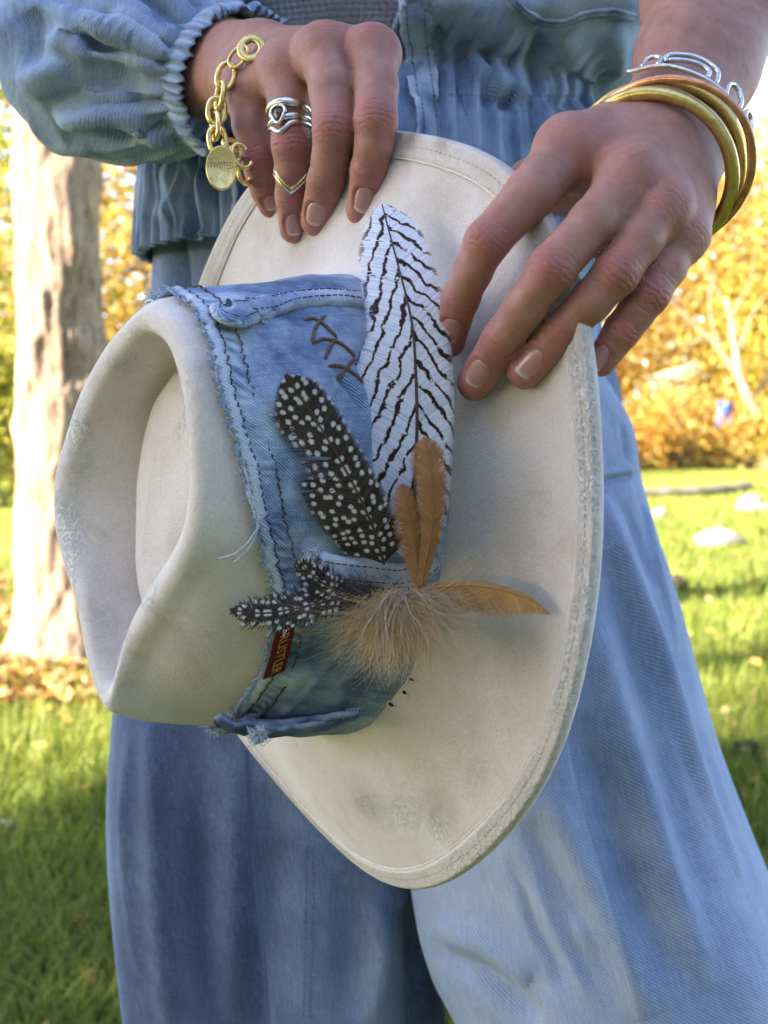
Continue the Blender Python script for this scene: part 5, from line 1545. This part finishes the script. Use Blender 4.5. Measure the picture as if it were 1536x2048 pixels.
# teardrop setting
tq = np.linspace(0, 2 * pi, 40, endpoint=False)
ctr = lambda x, y, l: fr_pt(c, r, ax, n0, sd * sgn, -0.42 + x / r, y, l)
tear = np.array([ctr(0.0030 * sin(a) * (1 - 0.35 * cos(a) * 1.0 if True else 1) * (0.85 if cos(a) > 0 else 1), 0.0042 * cos(a) - 0.0002, 0.0022) for a in tq])
v, f = tube(tear, 0.0008, 8, True); se_ = obj('teardrop_setting', v, f, M['silver'], R0)
cen = ctr(0, -0.0004, 0.0028); v = np.concatenate([[cen + n0 * 0.0006], tear * 0.55 + cen * 0.45, tear * 0.92 + cen * 0.08 - n0 * 0.0006])
f = [[0, 1 + k, 1 + (k + 1) % 40] for k in range(40)] + [[1 + k, 41 + k, 41 + (k + 1) % 40, 1 + (k + 1) % 40] for k in range(40)]
obj('stone', v, f, M['stone_gem'], se_)
R1 = empty('finger_ring', P(580, 355, .555), 'thin gold chevron ring pointing to the fingertip', 'ring', 'rings on the fingers')
a, ra = F[3]; b, rb = F[4]; c1 = a + (b - a) * 0.15; r1 = ra; ax = norm(b - a); n0 = norm(-FW - ax * (-FW @ ax)); sd = np.cross(ax, n0); sgn = 1 if sd @ RT > 0 else -1
for off_, mt in ((-0.0010, M['gold']), (0.0011, M['silver'])):
    fring(lambda a: off_ + 0.0060 * max(0, 1 - abs(wrap(a)) / 0.95) - 0.0015, 0.0008, R1, 'ring_band', mt, c=c1, r=r1)
# ------------------------------------------------------------------ the garden
def G(px, py, z=0.0):
    """where the sight line through a pixel meets the ground"""
    r_ = ray(px, py); t = (z - CAM[2]) / r_[2]
    return CAM + r_ * t
def box_mesh(x0, x1, y0, y1, z0, z1):
    v = np.array([(x, y, z) for x in (x0, x1) for y in (y0, y1) for z in (z0, z1)], float)
    f = [[0, 1, 3, 2], [4, 6, 7, 5], [0, 4, 5, 1], [2, 3, 7, 6], [0, 2, 6, 4], [1, 5, 7, 3]]
    return v, f
# unseen building added behind the photographer to cut light from the front
added_house = empty('added_house', np.array([5.0, -8.0, 0]), 'unseen pale grey clapboard building added behind the photographer to block light', 'added_house')
v, f = box_mesh(-3.5, 13, -12, -4.2, 0, 3.3)
obj('wall', v, f, make_plain('siding', (0.44, 0.42, 0.40), (0.52, 0.50, 0.47), 3, 0.8), added_house, smooth=False)
v = np.array([(-3.9, -3.8, 3.31), (13.4, -3.8, 3.31), (13.4, -12.4, 3.31), (-3.9, -12.4, 3.31), (-3.9, -8.1, 5.0), (13.4, -8.1, 5.0)])
obj('roof', v, [[0, 1, 5, 4], [2, 3, 4, 5], [0, 4, 3], [1, 2, 5], [3, 2, 1, 0]], make_plain('shingles', (0.06, 0.055, 0.05), (0.10, 0.09, 0.085), 6, 0.9), added_house, smooth=False)
for wx in (-1.5, 2.0, 5.5, 9.0):
    v, f = box_mesh(wx, wx + 1.1, -4.26, -4.195, 1.0, 2.4); w_o = obj('window', v, f, make_plain('window frame paint', (0.7, 0.7, 0.68), (0.78, 0.78, 0.76), 5, 0.5), added_house, smooth=False)
    v, f = box_mesh(wx + 0.08, wx + 1.02, -4.195, -4.19, 1.08, 2.32); obj('pane', v, f, make_plain('dark pane', (0.02, 0.025, 0.03), (0.03, 0.035, 0.04), 2, 0.08), w_o, smooth=False)

def make_lawn():
    m, nt, b = new_mat('lawn'); g = NT(nt); p = g.pos()
    a = g.noise(p, 0.9, 4, 0.6); c = g.noise(p, 9, 4, 0.6); e = g.noise(p, 60, 3, 0.7)
    k = g.math('ADD', g.math('MULTIPLY', a, 0.5), g.math('ADD', g.math('MULTIPLY', c, 0.25), g.math('MULTIPLY', e, 0.25)))
    col = g.ramp(k, [(0.36, (0.09, 0.12, 0.018)), (0.48, (0.19, 0.22, 0.034)), (0.56, (0.27, 0.28, 0.05)), (0.68, (0.32, 0.27, 0.07))])
    g.link(col, b.inputs['Base Color']); b.inputs['Roughness'].default_value = 0.95; b.inputs['Specular IOR Level'].default_value = 0.1
    g.link(g.bump(e, 0.8, 0.03), b.inputs['Normal'])
    return m
nx = 90
xs = np.linspace(-1, 1, nx); xs = np.sign(xs) * np.abs(xs) ** 3 * 400
ys = np.linspace(-0.45, 1, nx); ys = np.sign(ys) * np.abs(ys) ** 3 * 600
X, Y = np.meshgrid(xs, ys, indexing='ij')
Zg = vnoise(np.stack([X.ravel() * 0.5, Y.ravel() * 0.5, 0 * X.ravel()], 1), 3) * 0.02
v = np.stack([X.ravel(), Y.ravel(), Zg - 0.01], 1)
tag(obj('lawn', v, grid_faces(nx, nx), make_lawn(), loc=(0, 0, 0)), kind='structure')

def leaf_mat(name, stops, trans=0.45):
    m, nt, b = new_mat(name); g = NT(nt)
    c = g.ramp(g.attr('hue'), stops)
    g.link(c, b.inputs['Base Color']); b.inputs['Roughness'].default_value = 0.6; b.inputs['Specular IOR Level'].default_value = 0.3
    tr = g.n('BsdfTranslucent'); g.link(c, tr.inputs[0]); mx = g.n('MixShader'); mx.inputs[0].default_value = trans
    g.link(b.outputs[0], mx.inputs[1]); g.link(tr.outputs[0], mx.inputs[2]); g.link(mx.outputs[0], nt.nodes['Material Output'].inputs[0])
    return m
LM = dict(
    gold=leaf_mat('golden leaves', [(0, (0.36, 0.21, 0.03)), (0.5, (0.54, 0.37, 0.07)), (1, (0.62, 0.50, 0.18))]),
    orange=leaf_mat('orange leaves', [(0, (0.36, 0.15, 0.02)), (0.5, (0.54, 0.29, 0.04)), (1, (0.62, 0.44, 0.11))]),
    yellow=leaf_mat('yellow leaves', [(0, (0.26, 0.23, 0.025)), (0.5, (0.45, 0.35, 0.04)), (1, (0.56, 0.46, 0.12))]),
    green=leaf_mat('yellow green leaves', [(0, (0.07, 0.10, 0.012)), (0.5, (0.22, 0.24, 0.02)), (1, (0.52, 0.46, 0.05))]),
    grass=leaf_mat('grass blades', [(0, (0.08, 0.12, 0.014)), (0.5, (0.19, 0.25, 0.03)), (0.85, (0.32, 0.34, 0.06)), (1, (0.44, 0.38, 0.13))], 0.45),
    litter=leaf_mat('fallen leaves', [(0, (0.13, 0.065, 0.02)), (0.4, (0.34, 0.17, 0.04)), (0.75, (0.52, 0.33, 0.08)), (1, (0.60, 0.48, 0.24))], 0.2))

def make_bark(name, a, c, s=18):
    m, nt, b = new_mat(name); g = NT(nt); p = g.pos()
    n = g.noise(g.vmul(p, (1, 1, 0.32)), s, 5, 0.65, 0.3); n2 = g.noise(p, 70, 4, 0.6)
    g.link(g.ramp(g.math('ADD', g.math('MULTIPLY', n, 0.7), g.math('MULTIPLY', n2, 0.3)), [(0.36, a), (0.62, c)]), b.inputs['Base Color'])
    b.inputs['Roughness'].default_value = 0.9; b.inputs['Specular IOR Level'].default_value = 0.2
    g.link(g.bump(g.math('ADD', n, g.math('MULTIPLY', n2, 0.4)), 0.9, 0.02), b.inputs['Normal'])
    return m
BARK = make_bark('pale bark', (0.15, 0.10, 0.06), (0.46, 0.35, 0.22), 30)
BARK2 = make_bark('grey bark', (0.11, 0.09, 0.07), (0.27, 0.23, 0.18), 24)

def leaf_quads(c, size, rs, up=0.35):
    """bent four-sided leaves at centres c"""
    n = len(c)
    a = norm(rs.normal(size=(n, 3)) + np.array([0, 0, up])); b = norm(np.cross(a, rs.normal(size=(n, 3)))); d = np.cross(a, b)
    s = (size * rs.uniform(0.6, 1.3, n))[:, None]
    bend_ = a * s * rs.uniform(-0.12, 0.18, n)[:, None]
    v = np.stack([c - b * s * 0.6, c - d * s * 0.36 + bend_, c + b * s * 0.6, c + d * s * 0.36 + bend_], 1).reshape(-1, 3)
    f = np.arange(4 * n).reshape(-1, 4)
    return v, f

def tree(name, label, base, height, trunk_r, crown, n_leaf, mat, seed, lean=(0, 0), leaf=0.085, clumps=46, bark=None, group='autumn trees behind the lawn', cat='tree', limbs=16, clear=0.35, wob=1.0, seg=22, rows=26):
    """crown: list of (centre xyz relative to the base, radii xyz)"""
    rs = np.random.default_rng(seed); base = np.array(base, float); base[2] = -0.03
    t = empty(name, base, label, cat, group)
    ht = height * 0.8; k = rows
    zz = np.linspace(0, 1, k)
    line = base + np.stack([lean[0] * zz ** 1.4 + rs.normal() * 0.05 * np.sin(zz * 5) * wob, lean[1] * zz ** 1.4 + rs.normal() * 0.05 * np.sin(zz * 4 + 1) * wob, zz * ht], 1)
    rad = trunk_r * (1 - 0.72 * zz ** 0.9) * (1 + 0.55 * np.exp(-zz * ht / 0.16))
    V_, F_ = tube(line, rad, seg); V_ = np.array(V_)
    V_ += norm(V_ - np.repeat(line, seg, 0)) * (vnoise(V_ * np.array([14, 14, 5]), seed) * trunk_r * 0.10 + vnoise(V_ * np.array([34, 34, 14]), seed + 1) * trunk_r * 0.05 + (1 - np.abs(vnoise(V_ * np.array([46, 46, 7]), seed + 2))) ** 2 * trunk_r * 0.10 * (seg > 30))[:, None]
    mb = MB(); mb.add(V_, F_)
    cl = []
    for (cc, rr2) in crown:
        for _ in range(clumps // len(crown)):
            u = norm(rs.normal(size=3)) * rs.uniform(0.45, 1.0) ** 0.5
            cl.append(base + np.array(cc) + u * np.array(rr2))
    cl = np.array(cl)
    for i in rs.choice(len(cl), min(limbs, len(cl)), replace=False):
        s0 = rs.uniform(clear, 0.95); p0 = np.array([np.interp(s0, zz, line[:, q]) for q in range(3)])
        p3 = cl[i]; md = (p0 + p3) / 2 + np.array([0, 0, 0.12 * np.linalg.norm(p3 - p0)]) + rs.normal(size=3) * 0.08
        r0 = np.interp(s0, zz, rad) * 0.5
        v, f = tube(catmull([p0, md, p3], 10), np.linspace(r0, 0.008, 10), 7); mb.add(v, f)
    obj('trunk', mb.V(), mb.f, bark or BARK2, t)
    idx = rs.integers(0, len(cl), n_leaf)
    sp_ = np.mean([r for c_, r in crown], 0) * 0.24 * rs.uniform(0.6, 1.4, (len(cl), 1))
    c = cl[idx] + rs.normal(size=(n_leaf, 3)) * sp_[idx]
    c = c[c[:, 2] > 0.08]
    v, f = leaf_quads(c, leaf, rs)
    ch = rs.uniform(0.15, 0.85, len(cl)); hue = np.clip(ch[idx][:len(c)] + rs.normal(0, 0.16, len(c)), 0, 1)
    obj('crown', v, f, mat, t, smooth=False, attrs={'hue': np.repeat(hue, 4)})
    return t
# the big pale trunk at the left: its crown starts well above the frame
b0 = G(140, 1322); 
tree('maple_tree', 'thick pale tree trunk lit by the sun beside the hat', b0, 9.0, 0.155, [((0.2, 0.5, 6.4), (2.4, 2.2, 1.7)), ((-1.0, 0.5, 7.4), (1.6, 1.6, 1.2))], 5000, LM['yellow'], 5, lean=(0.0, 0.1), bark=BARK, clumps=70, group=None, clear=0.62, wob=0.15, seg=90, rows=420)
# unseen evergreen added behind and left of the camera to block the sun
EV = leaf_mat('evergreen sprays', [(0, (0.012, 0.030, 0.010)), (0.5, (0.025, 0.055, 0.016)), (1, (0.05, 0.085, 0.022))], 0.08)
tree('added_evergreen', 'unseen dense evergreen added to shade the person and the near lawn', (-8.6, -6.8, 0), 10.5, 0.22, [((0, 0, 6.3), (3.0, 3.0, 3.6))], 15000, EV, 9, leaf=0.42, clumps=220, group=None, limbs=40, clear=0.25)
def back(px, d): return np.array([(px - 768) / FPX * d, d * 1.0, 0])
specs = [  # px, distance, height, crown, material, label
    (-260, 11.0, 5.0, [((0, 0, 2.6), (1.7, 1.5, 2.0))], 'green', 'yellow green tree peeping out left of the pale trunk', 6000),
    (40, 16.0, 6.0, [((0, 0, 2.6), (1.9, 1.6, 2.4))], 'green', 'dark yellow green tree directly behind the pale trunk', 6000),
    (300, 14.0, 6.5, [((0, 0, 2.7), (1.5, 1.5, 2.2))], 'gold', 'golden tree between the pale trunk and the jacket hem', 9000),
    (560, 17.0, 7.0, [((0, 0, 3.4), (2.2, 1.8, 2.6))], 'orange', 'orange tree behind the hat and jacket', 5000),
    (900, 19.0, 7.5, [((0, 0, 3.6), (2.4, 1.8, 2.8))], 'gold', 'golden tree standing straight behind the person', 5000),
    (1230, 22.0, 8.5, [((0, 0, 3.6), (2.4, 1.8, 3.2))], 'orange', 'rust orange tree beside the wooden frame', 14000),
    (1480, 20.5, 8.0, [((0, 0, 3.4), (2.0, 1.6, 2.5))], 'gold', 'golden orange tree beneath the bangles', 16000),
    (1600, 18.5, 6.0, [((-0.1, 0, 1.9), (1.3, 1.2, 1.4))], 'yellow', 'bright yellow tree at the right edge of the picture', 11000),
    (1850, 16.0, 6.5, [((0, 0, 3.0), (2.0, 1.8, 2.4))], 'orange', 'orange tree just past the right edge', 4000),
    (-620, 15.0, 7.0, [((0, 0, 3.2), (2.2, 1.8, 2.6))], 'yellow', 'yellow tree beyond the left edge', 4000),
    (2200, 15.0, 7.0, [((0, 0, 3.2), (2.2, 1.8, 2.6))], 'gold', 'golden tree far out at the right', 4000),
]
for i, (px, d, h_, crown, mk, lab, nl) in enumerate(specs):
    tree('autumn_tree', lab, back(px, d), h_, 0.09 + 0.02 * (i % 3), crown, nl, LM[mk], 40 + i, lean=(0.25 * ((i % 3) - 1), 0.1), leaf=0.10, clumps=60)
# the wood far behind everything
rs = np.random.default_rng(5); nw_ = 24000
cw2 = np.stack([rs.uniform(-42, 42, nw_), rs.uniform(34, 40, nw_), rs.uniform(0.1, 1, nw_)], 1)
hgt = 6.5 + 2.2 * vnoise(np.stack([cw2[:, 0] * 0.35, cw2[:, 1] * 0.2, 0 * cw2[:, 0]], 1), 3); cw2[:, 2] *= hgt
v, f = leaf_quads(cw2, 0.42, rs); hue = np.clip(0.5 + 0.5 * vnoise(cw2 * 0.4, 8) + rs.normal(0, 0.15, nw_), 0, 1)
tag(obj('woods', v, f, LM['gold'], loc=(0, 36, 0), smooth=False, attrs={'hue': np.repeat(hue, 4)}), kind='stuff')
# slim bare-limbed tree leaning in at the right edge
bt_ = G(1536, 938)
slim = empty('bare_tree', bt_, 'slim pale leaning trunk with thin bare branches at the right edge', 'tree')
D_ = bt_[1]
def bp(px, py, dd=0): return P(px, py, (D_ + dd) / FW[1])
mb = MB()
for pts, r0, r1 in (([bt_ - np.array([0, 0, 0.05]), bp(1524, 860), bp(1500, 800), bp(1478, 750), bp(1470, 690), bp(1455, 600)], .11, .035), ([bp(1490, 780), bp(1440, 700), bp(1390, 650), bp(1330, 590)], .045, .012), ([bp(1505, 810), bp(1530, 760, .3), bp(1560, 680, .4), bp(1590, 560, .5)], .05, .015),
                    ([bp(1440, 700), bp(1420, 620), bp(1425, 540)], .022, .008), ([bp(1472, 720), bp(1500, 640), bp(1530, 590)], .03, .008), ([bp(1415, 672), bp(1370, 690), bp(1320, 690)], .018, .006), ([bp(1458, 620), bp(1420, 560), bp(1390, 500)], .02, .006), ([bp(1460, 640), bp(1500, 560), bp(1510, 500)], .02, .006)):
    q = catmull(np.array(pts), 24); v, f = tube(q, np.linspace(r0, r1, 24), 9); v = np.array(v); v += (vnoise(v * 12, 3) * r1)[:, None] * np.array([1, 0.3, 0]); mb.add(v, f)
obj('trunk', mb.V(), mb.f, BARK, slim)
# low shrubs glowing orange and yellow along the far bed
def shrub(px, py, hpx, wpx, mk, lab, seed, n=2600):
    rs = np.random.default_rng(seed); b_ = G(px, py); d = b_[1]; h_ = mm(hpx, d); w_ = mm(wpx, d) / 2
    t = empty('shrub', b_, lab, 'shrub', 'shrubs along the far bed')
    mb = MB()
    cl = b_ + np.stack([rs.normal(0, w_ * 0.5, 26), rs.normal(0, w_ * 0.4, 26), rs.uniform(0.25, 0.9, 26) * h_], 1)
    for q in cl:
        v, f = tube(catmull([b_ + rs.normal(size=3) * [.05, .05, 0], (b_ + q) / 2 + rs.normal(size=3) * .04, q], 6), np.linspace(.014, .004, 6), 5); mb.add(v, f)
    obj('stem', mb.V(), mb.f, BARK2, t)
    c = cl[rs.integers(0, 26, n)] + rs.normal(size=(n, 3)) * np.array([w_ * 0.28, w_ * 0.28, h_ * 0.14]); c = c[c[:, 2] > 0.02]
    v, f = leaf_quads(c, 0.065, rs); hue = np.clip(rs.normal(0.5, 0.28, len(c)), 0, 1)
    obj('foliage', v, f, LM[mk], t, smooth=False, attrs={'hue': np.repeat(hue, 4)})
for k, (px, py, hp, wp_, mk, lab) in enumerate((
    (1275, 938, 140, 150, 'orange', 'orange shrub against the edge of the jeans'), (1350, 934, 150, 150, 'gold', 'golden shrub below the wooden frame'), (1425, 934, 120, 150, 'orange', 'orange shrub around the blue cloth'),
    (1500, 936, 130, 150, 'gold', 'golden shrub beside the slim leaning trunk'), (1585, 940, 150, 150, 'yellow', 'yellow shrub past the slim leaning trunk'), (1180, 932, 140, 140, 'gold', 'golden shrub behind the hat brim'),
    (290, 940, 160, 190, 'yellow', 'yellow shrub right of the pale trunk'), (-30, 1010, 330, 190, 'green', 'dark green shrub left of the pale trunk'))):
    shrub(px, py, hp, wp_, mk, lab, 300 + k)
# weathered wooden frame
WOOD = make_bark('weathered wood', (0.34, 0.24, 0.15), (0.52, 0.40, 0.27), 20)
fb = G(1376, 925); fr = empty('wooden_frame', fb, 'weathered wooden post with slanted cross beam behind the orange shrubs', 'frame')
def bar(a, b, w, name, par):
    a, b = np.array(a), np.array(b); t = norm(b - a); s = norm(np.cross(t, [0.1, 1, 0.05])); u = np.cross(s, t); h = w / 2
    v = np.array([p_ + s * i * h + u * j * h for p_ in (a, b) for i, j in ((-1, -1), (1, -1), (1, 1), (-1, 1))]); 
    o = obj(name, v, [[0, 1, 2, 3], [7, 6, 5, 4], [0, 4, 5, 1], [1, 5, 6, 2], [2, 6, 7, 3], [3, 7, 4, 0]], WOOD, par, smooth=False)
    bv_ = o.modifiers.new('worn corners', 'BEVEL'); bv_.width = w * 0.12; bv_.segments = 2
df = fb[1] / FW[1]
bar(fb - np.array([0, 0, .03]), P(1372, 745, df), mm(26, df), 'post', fr); bar(P(1300, 768, df - .12), P(1398, 738, df - .12), mm(30, df), 'beam', fr)
bar(P(1362, 905, df - .3), P(1366, 770, df - .2), mm(10, df), 'brace', fr)
# blue cloth on a stake
sb = G(1440, 936); fl2 = empty('garden_flag', sb, 'small bright blue cloth hanging on a stake among the orange shrubs', 'flag'); ds = sb[1] / FW[1]
v, f = tube([sb, P(1452, 798, ds - .3)], 0.012, 8); obj('stake', v, f, BARK2, fl2)
nn_ = 14; U = np.linspace(0, 1, nn_)
v = np.array([P(1430 + 30 * b + 8 * (1 - a), 800 + 52 * a + 6 * b * (1 - a), ds - .34 + .03 * sin(b * 7 + a * 3)) for a in U for b in U])
o = obj('cloth', v, grid_faces(nn_, nn_), make_plain('blue cloth', (0.03, 0.10, 0.50), (0.06, 0.16, 0.62), 8, 0.7), fl2); so = o.modifiers.new('thickness', 'SOLIDIFY'); so.thickness = 0.004
# stones, log, dark clod
def stone(px, py, wpx, hpx, lab, mat, seed, name='stone', cat='stone'):
    b_ = G(px, py); d = b_[1] / FW[1]; w_ = mm(wpx, d) / 2; h_ = mm(hpx, d)
    n1, n2 = 20, 32; a = np.linspace(0, pi, n1); b2 = np.linspace(0, 2 * pi, n2, endpoint=False)
    v = np.array([(sin(p_) * cos(q), sin(p_) * sin(q), cos(p_)) for p_ in a for q in b2])
    v *= (1 + vnoise(v * 1.6, seed) * 0.30 + vnoise(v * 4, seed + 1) * 0.10)[:, None]
    v = v * np.array([w_, w_ * 0.7, h_]) + b_ + np.array([0, 0, h_ * 0.15])
    tag(obj(name, v, grid_faces(n1, n2, False, True), mat, loc=b_), lab, cat)
ST = make_plain('pale stone', (0.22, 0.20, 0.165), (0.34, 0.30, 0.25), 12, 0.9, 0.5, 0.02); SD2 = make_plain('dark soil', (0.03, 0.025, 0.015), (0.07, 0.05, 0.03), 20, 0.95, 0.6, 0.02)
stone(1440, 1088, 100, 26, 'flat pale stone in the sunlit lawn', ST, 3); stone(1505, 1018, 70, 24, 'pale pinkish stone near the right edge of the lawn', ST, 7); stone(1318, 1035, 30, 16, 'small pale stone close to the jeans hip', ST, 9)
stone(1352, 1178, 50, 22, 'dark clod of earth against the jeans', SD2, 11, 'earth_clod', 'earth'); stone(1495, 1512, 60, 30, 'dark clod of earth in the lower lawn by the jeans', SD2, 13, 'earth_clod', 'earth')
stone(10, 1675, 50, 30, 'small grey stone at the left edge of the shaded grass', ST, 15); stone(66, 1728, 34, 18, 'tiny pale stone in the shaded grass', ST, 17)
lg = [G(1270, 992), G(1350, 990), G(1430, 986), G(1500, 978)]; q = catmull(np.array(lg), 30) + np.array([0, 0, .03]); v, f = tube(q, 0.045 + 0.008 * np.sin(np.arange(30)), 12)
tag(obj('fallen_log', v, f, BARK2), 'thin dark log lying across the far lawn', 'log')

# grass and fallen leaves
rs = np.random.default_rng(77)
def scatter(n, x0, x1, y0, y1):
    px = rs.uniform(x0, x1, n); py = rs.uniform(y0, y1, n)
    r_ = ((px - 768) / FPX)[:, None] * RT + ((py - 1024) / FPX)[:, None] * DN + FW
    t = -CAM[2] / r_[:, 2]
    return CAM + r_ * t[:, None]
c = np.concatenate([scatter(26000, -250, 420, 1330, 2350), scatter(9000, 420, 1150, 1700, 2350), scatter(20000, 1150, 1800, 980, 2300), scatter(6000, -250, 420, 1120, 1400), scatter(9000, -1100, -250, 1200, 2350), scatter(9000, 1800, 2500, 1150, 2350)])
n = len(c); d = c[:, 1]
h_ = rs.uniform(0.035, 0.085, n); az = rs.uniform(0, 2 * pi, n); w_ = rs.uniform(0.0016, 0.0032, n) * np.clip(d / 3, 1, 3)
le = rs.uniform(0.15, 0.9, n); dirv = np.stack([np.cos(az), np.sin(az), 0 * az], 1); sdv = np.stack([-np.sin(az), np.cos(az), 0 * az], 1)
up = np.array([0, 0, 1.0])
p0 = c - up * 0.012; p1 = c + up * (h_ * 0.55)[:, None] + dirv * (h_ * le * 0.25)[:, None]; p2 = c + up * (h_ * (1 - 0.25 * le))[:, None] + dirv * (h_ * le * 0.85)[:, None]
v = np.stack([p0 - sdv * w_[:, None], p0 + sdv * w_[:, None], p1 + sdv * (w_ * 0.8)[:, None], p1 - sdv * (w_ * 0.8)[:, None], p2], 1).reshape(-1, 3)
i5 = np.arange(n)[:, None] * 5
f = (i5 + np.array([[0, 1, 2, 3]])).tolist() + (i5 + np.array([[3, 2, 4]])).tolist()
hue = np.clip(rs.normal(0.45, 0.2, n) + vnoise(c * 1.3, 5) * 0.25, 0, 1)
tag(obj('grass', v, f, LM['grass'], loc=(0, 0, 0), attrs={'hue': np.repeat(hue, 5)}), kind='stuff')
c = np.concatenate([scatter(3800, -250, 420, 1150, 1430), scatter(60, -250, 420, 1420, 2300), scatter(160, 1150, 1800, 960, 1600), scatter(10, 1150, 1800, 1600, 2300)])
c[:, 2] = rs.uniform(0.02, 0.06, len(c))
v, f = leaf_quads(c, 0.042, rs, up=2.2)
tag(obj('leaves', v, f, LM['litter'], loc=(0, 0, 0), smooth=False, attrs={'hue': np.repeat(rs.uniform(0, 1, len(c)), 4)}), kind='stuff')
